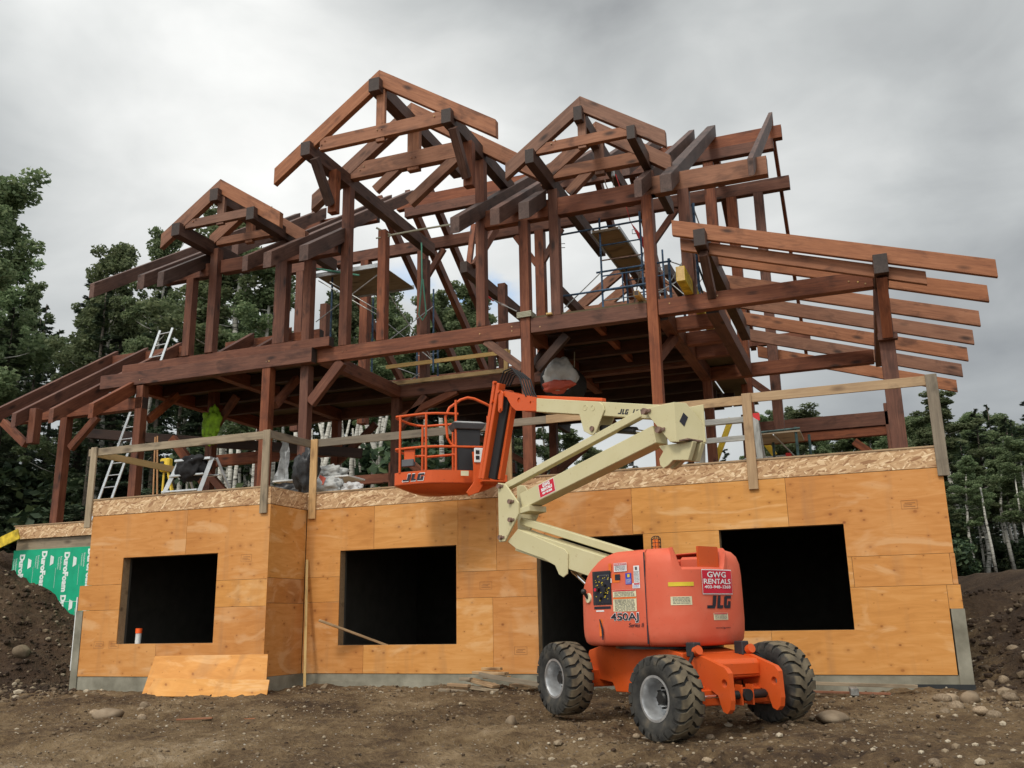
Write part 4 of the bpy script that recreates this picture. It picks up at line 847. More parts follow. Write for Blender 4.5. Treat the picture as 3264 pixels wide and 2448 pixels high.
bp('riser_collar',[(2.565,2.076),(1.60,1.73),(1.54,1.67),(1.56,1.41),(1.645,1.37),(1.73,1.41),(1.80,1.53),(2.03,1.63),(2.60,1.80),(2.80,1.92)],-.140,-.122)
bm_('lower_link',(2.62,2.20),(.40,1.56),.10,.10); bm_('upper_link',(2.86,2.72),(.16,3.30),.10,.10,n=.06)
ris=bm_('upper_riser',(2.52,2.46),(-.05,3.00),.225,.22)
for n0 in (.16,-.19):
    bp('knuckle_plate',[(2.939,2.768),(2.776,2.739),(2.478,2.431),(2.483,2.273),(2.798,1.919),(2.933,1.921)],n0,n0+.03)
bp('knuckle_spacer',[(2.5,2.36),(2.28,2.38),(2.28,2.30),(2.5,2.28)],-.16,.16)
for s,z in ((2.882,2.711),(2.642,2.464),(2.642,2.208),(2.874,1.981)):
    g=G(); g.tube([BP(s,.19,z),BP(s,.235,z)],.033,12); g.box(BP(s-.03,.20,z-.0),(.09,.012,.03),Matrix((BU,BN,UP)).transposed()); g.obj('pivot_pin','rust_steel',LIFT,True)
# upright between riser and main boom
UPL=[(.06,3.33),(-.44,3.325),(-.64,3.269),(-.868,2.985),(-.857,2.762),(-.429,2.80),(-.334,2.84),(-.024,3.215)]
UPA=[(.06,3.33),(-.43,3.32),(-.43,2.838),(-.334,2.85),(-.024,3.215)]; bp('upright_plate',UPA,.13,.155)
FO=BP(-.43,.155,0); FD=BP(-.6,-.19,0)-FO; FL=FD.length; FD.normalize(); FN=FD.cross(UP).normalized(); FN=FN if FN.dot(Vector((0,-14.6,0))-FO)>0 else -FN
g=G(); g.prism([(0,3.32),(.157,3.316),(.355,3.075),(.37,2.84),(0,2.838)],FO,FD,UP,-.022,0,FN); fb=g.obj('upright_plate','cream',LIFT,bevel=.004)
g=G(); g.prism([(.113,3.195),(.168,3.139),(.112,3.024),(.055,3.087)],FO,FD,UP,.002,.004,FN); g.obj('reflector_diamond','decal_dark',fb)
bp('upright_plate',[(.06,3.33),(-.60,3.30),(-.60,2.84),(-.334,2.84),(-.024,3.215)],-.19,-.165); 
bp('boom_horn',[(-.05,2.86),(-.60,2.83),(-.50,2.62),(-.27,2.652),(-.19,2.60),(-.11,2.575),(-.06,2.62),(-.05,2.70),(-.12,2.78)],-.02,.05); bp('boom_horn',[(-.05,2.86),(-.60,2.83),(-.50,2.62),(-.27,2.652),(-.19,2.60),(-.11,2.575),(-.06,2.62),(-.05,2.70),(-.12,2.78)],-.17,-.10)
bp('upright_floor',[(-.34,2.862),(-.58,2.862),(-.58,2.845),(-.34,2.845)],-.165,.125,'rust_steel',0)
for s,z in ((.02,3.285),(-.19,3.02)):
    g=G(); g.tube([BP(s,.15,z),BP(s,.21,z)],.04,12); g.box(BP(s-.03,.17,z),(.11,.014,.035),Matrix((BU,BN,UP)).transposed()); g.obj('pivot_pin','rust_steel',LIFT,True)
mb=bp('main_boom',[(2.155,3.885),(2.16,3.69),(-.2,3.155),(-.2,3.335)],-.095,.095)
CY=[(1.247,3.624),(1.20,3.66),(.86,3.58),(.80,3.53),(.776,3.458),(.955,3.19),(1.0,3.16),(1.05,3.17),(1.179,3.242),(1.254,3.486)]
bp('cylinder_plate',CY,.10,.118); bp('cylinder_plate',CY,-.118,-.10)
g=G(); g.tube([BP(1.01,.118,3.245),BP(1.01,.14,3.245)],.035,12); g.obj('pivot_pin','rust_steel',LIFT,True)
g=G()
for s,z in ((1.13,3.55),(.99,3.52)): g.tube([BP(s+.035*math.cos(a),.119,z+.035*math.sin(a)) for a in [k*math.pi/8 for k in range(16)]],.004,5,closed=True)
g.obj('weld_ring','cream',LIFT)
g=G(); g.tube([BP(.95,.0,3.25),BP(.35,.0,3.12)],.05,14); g.obj('lift_cylinder','cylinder_black',LIFT,True)
g=G(); g.tube([BP(.40,.0,3.13),BP(.0,.0,3.02)],.026,12); g.obj('cylinder_rod','chrome',LIFT,True)
g=G(); g.tube([BP(1.62,.0,1.46),BP(1.25,.0,1.20)],.025,12); g.obj('cylinder_rod','chrome',LIFT,True)
g=G(); g.tube([BP(1.25,.0,1.20),BP(.85,.0,1.02)],.055,14); g.obj('riser_cylinder','cylinder_black',LIFT,True)
# writing on the boom
def bplane(n): return lambda s,z: BP(s,n,z)
g=G(); dS=Vector((-1*(2.155+.036),-(3.885-3.375))).normalized()   # along the boom towards the upright
bd=(BU*-1*math.cos(R(13.1))+UP*-math.sin(R(13.1))); bu_=(UP*math.cos(R(13.1))-BU*math.sin(R(13.1))*1)
def jP(x,z): o=BP(.56,.0965,3.365); return o+bd*x+bu_*z
jlg(g,jP,0,.19,-.002,.066); g.obj('maker_logo','decal_dark',mb)
text_on('maker_text','LIFT',.098,BP(.565,.0965,3.372)+bd*.35+bu_*.022,bd,bu_,'decal_dark',mb,bold=.006,shear=.25)
# sign on the riser
rd=Vector((-(2.52+.05),3.00-2.46)).normalized(); rD=BU*rd.x+UP*rd.y; rU=UP*-rd.x-BU*-rd.y if False else (UP*abs(rd.x)+BU*abs(rd.y))
c0=BP(1.955,.112,2.582)
def quad(name,c,u,v,w_,h,mat,parent,n=0): 
    g=G(); c=c+BN*n; g.add([c-u*w_/2-v*h/2,c+u*w_/2-v*h/2,c+u*w_/2+v*h/2,c-u*w_/2+v*h/2],[(0,1,2,3)]); return g.obj(name,mat,parent)
sg=quad('rental_sign',c0,rD,rU,.33,.19,'decal_white',ris); quad('red_field',c0,rD,rU,.318,.178,'decal_red',sg,.0015)
text_on('sign_text','GWG',.062,c0+rU*.055+BN*.003,rD,rU,'decal_white',sg,bold=.004); text_on('sign_text','RENTALS',.055,c0+rU*.0+BN*.003,rD,rU,'decal_white',sg,bold=.004); text_on('sign_text','403-948-3268',.036,c0+rU*-.05+BN*.003,rD,rU,'decal_white',sg,bold=.003)
# fly end and jib
prism_hole('fly_boom',[(2.93,4.10),(2.88,4.14),(2.78,4.115),(2.60,4.045),(2.14,3.895),(2.15,3.70),(2.60,3.79),(2.70,3.87),(2.78,3.98),(2.80,4.02)],[(2.53,3.93,.038),(2.27,3.845,.02)],KC,BU,UP,BN,.085,.10,'orange',LIFT)
prism_hole('fly_boom',[(2.93,4.10),(2.88,4.14),(2.78,4.115),(2.60,4.045),(2.14,3.895),(2.15,3.70),(2.60,3.79),(2.70,3.87),(2.78,3.98),(2.80,4.02)],[(2.53,3.93,.038),(2.27,3.845,.02)],KC,BU,UP,BN,-.10,-.085,'orange',LIFT)
bp('fly_box',[(2.58,4.03),(2.14,3.89),(2.15,3.71),(2.56,3.79)],-.084,.084,'orange'); bp('boom_tray',[(2.60,4.05),(1.05,3.70),(1.05,3.655),(2.60,3.98)],-.20,-.12,'orange')
bp('jib_link',[(2.97,4.12),(2.90,4.15),(2.86,4.10),(2.90,3.84),(2.95,3.81),(2.99,3.85)],.105,.13,'orange')
for nm,a,b in (('jib_rail',(3.08,4.31),(3.47,2.90)),('jib_rail',(2.985,4.28),(3.40,2.89)),('jib_rail',(2.80,4.12),(3.17,2.86))):
    bm_(nm,a,b,.07,.10 if a[0]<2.9 else .13,'orange',n=-.05 if a[0]<2.9 else .06)
bm_('cable_track',(2.88,4.15),(3.27,2.88),.17,.10,'black_rubber',n=.0); bm_('jib_box',(3.0,4.2),(3.38,2.9),.20,.06,'orange',n=-.09)
for s,z in ((3.06,4.30),(2.95,4.14),(2.93,3.87),(3.12,4.02)):
    g=G(); g.tube([BP(s,.10,z),BP(s,.15,z)],.025,10); g.obj('pivot_pin','orange',LIFT,True)
for k in range(5):
    g=G(); n=-.10+.05*k; g.tube([BP(2.98,n,4.26),BP(2.86,n,4.40+.01*k),BP(2.68,n,4.40+.012*k),BP(2.50,n,4.26),BP(2.42,n,4.05),BP(2.36,n,3.95)],.013,7); g.obj('hose','black_rubber',LIFT,True)
# platform
plat=[(-7.24,-1.12),(-7.16,-1.24),(-6.62,-1.27),(-6.42,-1.22),(-5.86,-.86),(-5.66,-.62),(-5.70,-.40),(-5.84,-.34),(-7.12,-.44),(-7.24,-.52)]
def rnd_poly(poly,it=2):
    for _ in range(it):
        n=[]
        for i,(x,y) in enumerate(poly):
            a,b=poly[(i+1)%len(poly)]; n+=[(x*.75+a*.25,y*.75+b*.25),(x*.25+a*.75,y*.25+b*.75)]
        poly=n
    return poly
pr=rnd_poly(plat,2); g=G(); g.prism(pr,(0,0,0),(1,0,0),(0,1,0),3.0,3.015,(0,0,1)); 
k=len(pr)
for i in range(k):
    a,b=pr[i],pr[(i+1)%k]; g.add([(a[0],a[1],3.0),(b[0],b[1],3.0),(b[0],b[1],3.21),(a[0],a[1],3.21)],[(0,1,2,3)])
pf=g.obj('platform_floor','orange',LIFT); md=pf.modifiers.new('s','SOLIDIFY'); md.thickness=.02
g=G(); pc=Vector((-6.45,-.82)); vs=[];fs=[]
for j,(kk,z) in enumerate(((.97,3.0),(.86,2.95),(.62,2.88),(.3,2.85),(.0,2.845))): vs+=[(pc.x+(x-pc.x)*kk,pc.y+(y-pc.y)*kk,z) for x,y in pr]
for j in range(4):
    for i in range(k): fs.append((j*k+i,j*k+(i+1)%k,(j+1)*k+(i+1)%k,(j+1)*k+i))
g.add(vs,fs); g.obj('platform_underside','orange',LIFT,True)
def rail3(pts,r=.021,name='guard_rail'): 
    g=G(); g.tube(pts,r,10); return g.obj(name,'orange',LIFT,True)
T1=[(-7.0,-.46,4.12),(-7.15,-.50,4.14),(-7.22,-.65,4.15),(-7.22,-1.1,4.15),(-7.16,-1.22,4.15),(-6.65,-1.25,4.15),(-6.45,-1.20,4.15),(-6.26,-1.08,4.15),(-6.14,-.99,4.15)]
rail3(T1); rail3([(-7.0,-.46,3.60),(-7.15,-.50,3.60),(-7.22,-.65,3.60),(-7.22,-1.1,3.60),(-7.16,-1.22,3.60),(-6.65,-1.25,3.60),(-6.45,-1.20,3.60),(-6.22,-1.06,3.60),(-5.80,-.78,3.60)])
for x,y,z0,z1 in ((-7.08,-1.235,3.2,4.15),(-6.60,-1.245,3.2,4.15),(-6.17,-1.02,3.2,4.38),(-7.05,-.47,3.2,4.12),(-6.5,-.41,3.2,4.12),(-5.72,-.55,3.2,4.2),(-5.85,-.42,3.2,4.2)): rail3([(x,y,z0),(x,y,z1)],name='rail_post')
rail3([(-6.30,-1.06,3.75),(-6.33,-1.08,4.10),(-6.28,-1.03,4.26),(-6.12,-.93,4.40),(-6.02,-.87,4.44),(-5.92,-.82,4.42),(-5.76,-.70,4.34),(-5.70,-.66,4.30),(-5.70,-.60,4.26),(-5.70,-.56,4.20),(-5.72,-.56,4.1)],.023,'console_hoop'); rail3([(-6.30,-1.06,3.75),(-6.26,-1.02,3.66),(-6.17,-1.02,3.60)],name='rail_bend')
rail3([(-7.0,-.46,3.58),(-5.9,-.36,3.6)]); rail3([(-7.05,-.47,4.12),(-6.5,-.41,4.12)])
g=G(); g.box((-6.92,-1.20,3.50),(.20,.02,.26)); g.obj('manual_box','orange',LIFT,bevel=.01); g=G(); g.box((-6.94,-1.20,3.36),(.22,.08,.12)); g.obj('tool_pouch','grey_plastic',LIFT,bevel=.01)
CX=Vector((.80,.60,0)); CYv=Vector((-.60,.80,0)); CM=Matrix((CX,CYv,UP)).transposed(); g=G()
def taper(g,c,d0,d1,h,rot):
    c=Vector(c); vs=[]
    for (dx,dy),z in ((d0,0),(d1,h)):
        for x in (-dx/2,dx/2):
            for y in (-dy/2,dy/2): vs.append(c+rot@Vector((x,y,z)))
    g.add(vs,[(0,1,3,2),(4,6,7,5),(0,4,5,1),(2,3,7,6),(0,2,6,4),(1,5,7,3)])
taper(g,(-6.07,-.80,3.21),(.34,.22),(.40,.30),.68,CM); g.obj('console_stand','black_plastic',LIFT,bevel=.012)
g=G(); taper(g,(-6.06,-.82,3.89),(.46,.32),(.56,.42),.10,CM); g.obj('control_console','grey_plastic',LIFT,bevel=.012)
g=G(); taper(g,(-6.06,-.82,3.985),(.56,.42),(.40,.26),.04,CM); g.obj('console_top','dusty_grey',LIFT,bevel=.01)
g=G(); g.box((-5.80,-.93,3.44),(.16,.05,.24),CM); oc=g.obj('outlet_box','white_plastic',LIFT,bevel=.01); g=G(); g.box((-5.81,-.965,3.49),(.06,.02,.06),CM); g.box((-5.81,-.965,3.40),(.06,.02,.06),CM); g.obj('socket','cylinder_black',oc)
for kx in range(3): 
    g=G(); c=Vector((-5.62,-.80+.02*kx,3.36)); g.tube([c+CX*(.09*math.cos(a))+UP*(.10*math.sin(a)) for a in [q*math.pi/8 for q in range(16)]],.012,7,closed=True); g.obj('cable_coil','black_rubber',LIFT,True)
g=G(); g.prism([(0,.38),(.22,.38),(.24,.30),(.22,-.10),(.10,-.28),(-.06,-.34),(-.10,-.28),(.02,-.12),(.02,.15)],(-5.90,-.98,3.12),CX,UP,-.02,.02,CYv); g.obj('rotator_bracket','orange',LIFT,bevel=.006)
g=G(); g.box((-5.62,-.80,3.05),(.42,.30,.12),CM); g.box((-5.58,-.75,3.25),(.16,.2,.4),CM); g.obj('rotator','orange',LIFT,bevel=.01)
g=G(); jlg(g,lambda x,z: Vector((-7.02+x,-1.2745+.0,z)) if False else Vector((-7.02+x,-1.268,z)),0,.42,3.045,3.175); g.obj('maker_logo_edge','decal_white',pf); g=G(); jlg(g,lambda x,z: Vector((-7.01+x,-1.271,z)),0,.40,3.055,3.165); g.obj('maker_logo','decal_dark',pf)
g=G(); p=Vector((-6.08,-1.045,3.11)); g.add([p,p+CX*.13,p+CX*.13+UP*.08,p+UP*.08],[(0,1,2,3)]); ob=g.obj('caution_label','decal_cream',pf); ob.location+=CYv*-.035
# ------------------------------------------------------------------ things on and around the house
def one(g,name,mat,label,cat,group=None,smooth=False,bevel=0): return tag(g.obj(name,mat,None,smooth,bevel),label,cat,group)
def thing_box(name,label,cat,loc,group=None): return empty(name,label,cat,loc,0,group)
# extension ladder leaning on the left roof
def ladder(name,label,a0,a1,b0,b1,n,r=.022,mat='alu',skip=0):
    t=thing_box(name,label,'ladder',a0); a0,a1,b0,b1=map(Vector,(a0,a1,b0,b1))
    for p,q in ((a0,a1),(b0,b1)):
        tm=timber('side_rail',p,q,.03,.07,mat=mat,parent=t)
    for i in range(n):
        f=(i+.6)/n; g=G(); g.tube([a0.lerp(a1,f),b0.lerp(b1,f)],r*.7,8); g.obj('rung',mat,t,True)
    return t
ladder('extension_ladder','long aluminium extension ladder leaning up through the left porch rafters',(-18.45,3.5,3.2),(-16.72,3.6,8.32),(-18.02,3.5,3.2),(-16.32,3.6,8.34),17)
# stepladder with a black jacket thrown over it
S=thing_box('stepladder','small double-sided aluminium stepladder with a black jacket over its top, on the deck','ladder',(-12.6,.2,3.2))
F0,F1,T0,T1=Vector((-13.13,0,3.2)),Vector((-12.24,0,3.2)),Vector((-12.84,.18,4.08)),Vector((-12.05,.18,4.08)); B0,B1=Vector((-12.72,.75,3.2)),Vector((-11.78,.75,3.2)); 
for p,q in ((F0,T0),(F1,T1)): timber('front_rail',p,q,.03,.08,mat='alu',parent=S)
for p,q in ((B0,T0+Vector((.1,.1,0))),(B1,T1+Vector((.1,.1,0)))): timber('rear_rail',p,q,.025,.05,mat='alu',parent=S)
for f in (.28,.64): timber('step',F0.lerp(T0,f),F1.lerp(T1,f),.09,.035,mat='alu',parent=S); timber('rear_step',B0.lerp(T0,f),B1.lerp(T1,f),.05,.03,mat='alu',parent=S)
timber('top_step',T0+Vector((-.03,.03,.0)),T1+Vector((.05,.03,.0)),.2,.05,mat='alu',parent=S)
def cloth(name,c,r,sx,sy_,sz,mat,label,cat,seed=1,droop=.3,group=None,sub=3,amp=.35):
    bm=bmesh.new(); bmesh.ops.create_icosphere(bm,subdivisions=sub,radius=1); o=Vector((seed*7.1,seed*3.3,0))
    for v in bm.verts:
        k=1+amp*noise.noise(v.co*1.6+o)+amp*.5*noise.noise(v.co*4+o)+amp*.25*abs(noise.noise(v.co*9+o)); p=v.co*k; z=p.z*sz
        if z<0: z*=1+droop
        v.co=Vector((p.x*sx,p.y*sy_,z))*r
    me=bpy.data.meshes.new(name); bm.to_mesh(me); bm.free(); me.materials.append(MATS[mat])
    for p in me.polygons: p.use_smooth=True
    o=bpy.data.objects.new(name,me); o.location=c; link(o); return tag(o,label,cat,group)
cloth('jacket',(-12.50,.2,4.0),.27,1.25,.6,.5,'black_cloth','black jacket draped over the top of the aluminium stepladder','jacket',3,1.3,None,4,.55)
PO(-15.35,.21,4.0,.21,DZ,6.62); BR((-15.25,4.1,5.7),(-14.6,4.1,6.5)); BR((-15.15,3.98,4.6),(-14.3,3.98,3.8),mat='stain')
v_=cloth('safety_vest',(-15.02,3.80,5.78),.30,.85,.25,1.15,'hivis','lime high visibility jacket hanging on a post above the deck','jacket',8,.5,None,4,.6)
# shovels / broom handles, yellow folding stand
H1=thing_box('wooden_handles','two wooden tool handles leaning against the left rail behind the deck post','tool',(-14.75,1.75,3.2))
for a,b in (((-14.75,1.7,3.2),(-14.98,1.85,5.03)),((-14.62,1.7,3.2),(-14.92,1.85,5.05))):
    g=G(); g.tube([a,b],.018,8); g.obj('handle','tool_wood',H1,True)
g=G(); g.box((-14.75,1.72,3.28),(.05,.05,.16)); g.obj('grip','cylinder_black',H1,bevel=.01)
Y1=thing_box('yellow_pipe_stand','yellow folding tool stand standing beside the stepladder','tool stand',(-14.4,1.8,3.2))
for a,b in (((-14.62,1.8,3.2),(-14.70,1.9,4.2)),((-14.2,1.8,3.2),(-14.62,1.9,4.3)),((-14.35,2.1,3.2),(-14.62,1.9,4.3))):
    g=G(); g.tube([a,b],.025,8); g.obj('leg','yellow',Y1,True)
g=G(); g.box((-14.62,1.86,4.36),(.26,.16,.3)); g.obj('head','yellow',Y1,bevel=.03); g=G(); g.box((-14.66,1.77,4.38),(.1,.03,.12)); g.obj('clamp','cylinder_black',Y1,bevel=.01)
# folding table, bundles, bags
T=thing_box('folding_table','white folding table standing on the deck behind the guard rail','table',(-11.4,3.0,3.2))
g=G(); g.mm((-12.4,2.75,3.93),(-10.45,3.5,3.97)); g.obj('tabletop','white_plastic',T,bevel=.01)
for x in (-12.2,-10.65):
    for y in (2.85,3.4): g=G(); g.tube([(x,y,3.2),(x,y,3.93)],.016,8); g.obj('leg','galv',T,True)
cloth('plastic_bag',(-11.0,2.95,4.08),.26,1.2,.7,.6,'bag_white','crumpled white plastic bag lying on the folding table','bag',5,.0,None,4,.7)
g=G(); vs=[]; 
for j in range(9):
    for i in range(7):
        f=j/8; x=-12.45+(.10+.30*(1-f))*i/6+.26*f; vs.append((x,2.85+.06*noise.noise(Vector((i*.9,j*.7,2)))+.05*math.sin(i*2.1+j*.4),3.97+1.05*f))
g.add(vs,[(j*7+i,j*7+i+1,(j+1)*7+i+1,(j+1)*7+i) for j in range(8) for i in range(6)]); ob=one(g,'plastic_sheet','galv','crumpled grey plastic sheet hanging behind the corner guard post','sheet',smooth=True)
cloth('black_tarp',(-10.02,.55,3.68),.40,.50,.55,1.15,'tarp_black','crumpled black tarpaulin bundle wrapped round the post behind the rail','tarp',11,.1,None,4,.6)
cloth('black_tarp',(-11.3,1.6,3.42),.36,1.5,.8,.6,'tarp_black','low heap of black plastic lying under the folding table','tarp',12,.0,None,4,.6)
cloth('feed_bag',(-9.40,.35,3.34),.24,1.1,.8,.75,'bag_white','white woven bag with orange print slumped on the deck edge','bag',13,.0,None,4,.6)
cloth('plastic_bag',(-8.9,.35,3.25),.19,1.15,.8,.55,'white_sheet','small flat white plastic bag on the deck right of the woven bag','bag',14,.0,None,4,.6)
g=G(); g.prism([(-.1,-.06),(.06,-.08),(.10,.05),(-.04,.12)],(-9.45,.14,3.42),(1,0,0),(0,.2,.98),0,.006,(0,-1,0)); ob=g.obj('print','bag_red',None); ob.parent=None; setparent(ob,bpy.data.objects['feed_bag'])
# bulk bag hanging from the floor joists
BG=thing_box('bulk_bag','large round white and red bulk bag with dark rim hung beneath the upper floor','bag',(-5.85,3.6,5.4))
def disc(name,c,r,y0,y1,mat,prof=None,parent=BG,seed=0):
    n=32; vs=[];fs=[]; rings=prof or ((1.0,y1),(1.03,(y0+y1)/2),(1.0,y0),(.93,y0-.03),(.6,y0-.10),(.0,y0-.13))
    for k,y in rings:
        for i in range(n):
            a=2*math.pi*i/n; q=Vector((math.cos(a),math.sin(a),seed)); rr=r*k*(1+.05*noise.noise(q*2)+.03*noise.noise(q*6+Vector((0,0,y*9)))); vs.append((c[0]+rr*math.cos(a),c[1]+y+.03*noise.noise(Vector((q.x*4*k,q.y*4*k,seed))),c[2]+rr*1.05*math.sin(a)))
    for j in range(len(rings)-1):
        for i in range(n): fs.append((j*n+i,j*n+(i+1)%n,(j+1)*n+(i+1)%n,(j+1)*n+i))
    g=G(); g.add(vs,fs); return g.obj(name,mat,parent,True)
disc('liner',(-5.86,3.55,5.80),.40,.0,.8,'black_rubber'); cloth_=cloth('bag_face',(-5.80,3.50,5.86),.36,.95,.45,1.0,'bag_white','x','x',21,.0,None,4,.35); del cloth_['label']; del cloth_['category']; setparent(cloth_,BG)
cl2=cloth('print','x' and (-5.82,3.48,5.62),.33,1.0,.5,.42,'bag_red','x','x',23,.0,None,4,.35); del cl2['label']; del cl2['category']; setparent(cl2,BG)
for x in (-6.05,-5.6): g=G(); g.tube([(x,3.9,6.0),(x+.02,3.9,6.45)],.012,6); g.obj('strap','strap',BG)
# painted yellow beam laid across the frame
ob=YB(-2.80,.16,1.2,7.25,7.0,.28,'timber_beam','yellow_paint',None,end='lumber_yellow'); tag(ob,'yellow painted beam laid front to back over the right wing beams','beam')
g=G(); 
# small grey block left on the main beam
ob=YB(-3.72,.10,1.75,2.5,6.86,.10,'lumber_block','lumber_yellow',None,end='end_dark'); tag(ob,'short offcut of lumber resting on the main beam beside the tall post','offcut')
ob=YB(-5.55,.12,1.93,2.6,6.73,.04,'lumber_block','lumber_yellow',None,end='lumber_yellow'); tag(ob,'thin lumber pad under the scaffold leg on the main beam','offcut')
# sawhorses
def sawhorse(x0,x1,y,zt,label,mat='weathered',red=True):
    t=thing_box('sawhorse',label,'sawhorse',((x0+x1)/2,y,DZ)); timber('top_beam',(x0,y,zt),(x1,y,zt),.09,.10,mat=mat,parent=t); timber('stretcher',(x0-.12,y-.02,zt-.32),(x1,y-.02,zt-.32),.04,.09,mat=mat,parent=t)
    for x in (x0+.02,x1-.02):
        for s in (-1,1): timber('leg',(x+(-.1 if x<(x0+x1)/2 else .06),y+s*.32,DZ),(x,y+s*.05,zt-.02),.10,.04,mat=mat,parent=t)
    if red: g=G(); g.box((x1+.002,y-.055,zt-.03),(.11,.012,.13)); g.obj('red_end','red',t)
    return t
sawhorse(-2.55,-1.60,1.2,4.12,'grey weathered sawhorse with a red painted end right of the lift upright'); sawhorse(-2.2,-1.35,4.2,3.9,'second grey sawhorse standing deeper on the deck behind the guard post')
# yellow machine arm seen through the frame
A=thing_box('telehandler','yellow lattice arm of a parked machine seen through the deck posts','machine',(-2.8,13.5,3.0))
for a,b in (((-5.1,13,3.2),(-3.6,13,6.6)),((-4.7,13.4,3.2),(-2.9,13.4,5.8)),((-2.9,13,6.4),(-2.3,13,5.4)),((-2.6,13.4,4.8),(-1.9,13.4,3.6))): timber('arm',a,b,.10,.16,mat='yellow',parent=A)
g=G(); g.box((-4.55,12.9,4.6),(.3,.02,.14),Matrix.Rotation(R(-60),3,'Y')); g.obj('name_plate','decal_white',A)
# --- scaffolds
def pipe(t,a,b,name='tube',mat='blue_steel',r=.022): g=G(); g.tube([a,b],r,8); return g.obj(name,mat,t,True)
SC=thing_box('scaffold','blue tube scaffold with a plywood platform between the tall posts on the right','scaffold',(-4.3,3.5,6.7))
for y in (2.7,4.9):
    for x in (-4.58,-3.73): pipe(SC,(x,y,6.95),(x,y,8.9),'frame_leg')
    for z in (8.29,7.96,7.62,7.30): pipe(SC,(-4.58,y,z),(-3.73,y,z),'rung',r=.016,mat='blue_steel' if z!=7.96 else 'rust_steel')
    pipe(SC,(-4.15,y,7.0),(-4.15,y,7.64),'rung',r=.016)
pipe(SC,(-5.43,2.66,7.05),(-5.43,2.66,8.72),'frame_leg'); pipe(SC,(-5.5,2.62,8.64),(-3.66,2.62,8.66),'guard_tube'); pipe(SC,(-5.5,2.64,7.29),(-3.66,2.64,7.30),'guard_tube'); pipe(SC,(-4.7,2.74,7.73),(-3.15,2.74,7.74),'guard_tube')
for a,b in (((-5.4,2.7,7.05),(-4.6,2.7,7.7)),((-4.6,4.9,7.0),(-3.7,2.72,8.0)),((-4.55,2.72,7.1),(-3.75,4.9,7.9)),((-3.7,4.9,7.1),(-2.7,4.9,8.3)),((-3.7,4.9,8.2),(-2.7,4.9,7.1)),((-3.72,2.75,7.0),(-3.2,4.0,7.8))): pipe(SC,a,b,'cross_brace','galv',.012)
g=G(); g.mm((-4.72,2.6,8.585),(-4.16,5.1,8.60)); g.obj('platform','lumber',SC)
for x in (-4.74,-4.16): g=G(); g.mm((x,2.58,8.54),(x+.03,5.1,8.62)); g.obj('platform_rail','alu',SC)
for y in (2.6,3.4,4.2,5.05): g=G(); g.mm((-4.71,y,8.55),(-4.16,y+.05,8.583)); g.obj('platform_rib','lumber_grey',SC)
for x,z in ((-3.80,8.5),(-3.8,7.15),(-3.3,7.6),(-5.33,8.45)): g=G(); g.tube([(x,2.66,z),(x-.09,2.66,z+.01),(x-.09,2.66,z-.08),(x,2.66,z-.09)],.009,6); g.obj('coupling_hook','galv',SC)
SD=thing_box('scaffold','blue scaffold frame standing between the two rightmost tall posts','scaffold',(-2.9,3.6,6.7))
for x,z1 in ((-3.2,7.8),(-2.64,8.9)):
    for y in (2.75,4.2): pipe(SD,(x,y,6.95),(x,y,z1 if y<3 else z1-.3),'frame_leg','blue_steel',.028)
for z in (7.2,7.6,8.0,8.4): pipe(SD,(-2.64,2.75,z),(-2.64,4.2,z-.25),'rung')
for a,b in (((-3.2,2.75,7.3),(-2.64,2.75,8.1)),((-3.2,2.75,7.75),(-2.64,2.75,7.45)),((-2.64,2.8,8.8),(-2.3,4.2,7.2))): pipe(SD,a,b,'cross_brace','galv',.013)
SL=thing_box('scaffold','scaffold with long aluminium platform inside the tall left gable','scaffold',(-10.6,4,6.7))
for x,y in ((-11.35,3.3),(-9.95,3.3),(-9.5,5.0),(-11.2,5.0)): pipe(SL,(x,y,6.7),(x,y,8.85),'frame_leg','blue_steel',.024)
g=G(); g.mm((-11.72,3.17,8.885),(-9.95,4.75,8.90)); g.obj('platform','lumber_grey',SL)
for y in (3.12,4.75): g=G(); g.mm((-11.74,y,8.84),(-9.93,y+.04,8.94)); g.obj('platform_rail','alu',SL)
for a,b in (((-11.7,3.2,7.75),(-9.95,3.2,8.75)),((-11.35,3.2,8.7),(-9.95,3.2,7.75)),((-11.7,3.25,8.8),(-9.9,3.25,7.6)),((-9.5,5,7.0),(-11.2,5,8.5)),((-9.95,3.3,8.4),(-9.5,5,7.0)),((-9.95,3.3,7.0),(-9.5,5,8.4))): pipe(SL,a,b,'cross_brace','galv',.012)
SM=thing_box('scaffold','dark scaffold tubes on the middle balcony behind the fresh lumber rail','scaffold',(-9.8,6.2,6.7))
for x in (-10.6,-10.0): pipe(SM,(x,6.3,6.7),(x,6.3,8.0),'frame_leg','blue_steel',.026)
for a,b in (((-11.1,6.2,6.75),(-9.9,6.2,7.4)),((-11.1,6.2,7.3),(-9.9,6.2,6.75)),((-10.6,6.3,7.6),(-10,6.3,7.6))): pipe(SM,a,b,'cross_brace','galv',.012)
SR=thing_box('scaffold','low green scaffold with plank deck standing at the right end of the deck','scaffold',(-1.2,3.4,DZ))
for x,y in ((-1.10,3.0),(-.92,3.9),(-1.75,3.0),(-1.6,3.9)): pipe(SR,(x,y,DZ),(x,y,4.22),'frame_leg','green_steel',.026)
g=G(); g.mm((-1.8,2.95,4.12),(-1.02,4.0,4.15)); g.obj('platform','lumber_grey',SR); pipe(SR,(-1.8,2.95,4.16),(-1.02,2.95,4.18),'rail','green_steel'); pipe(SR,(-1.5,2.95,4.1),(-1.2,4.0,3.8),'cross_brace','galv',.014)
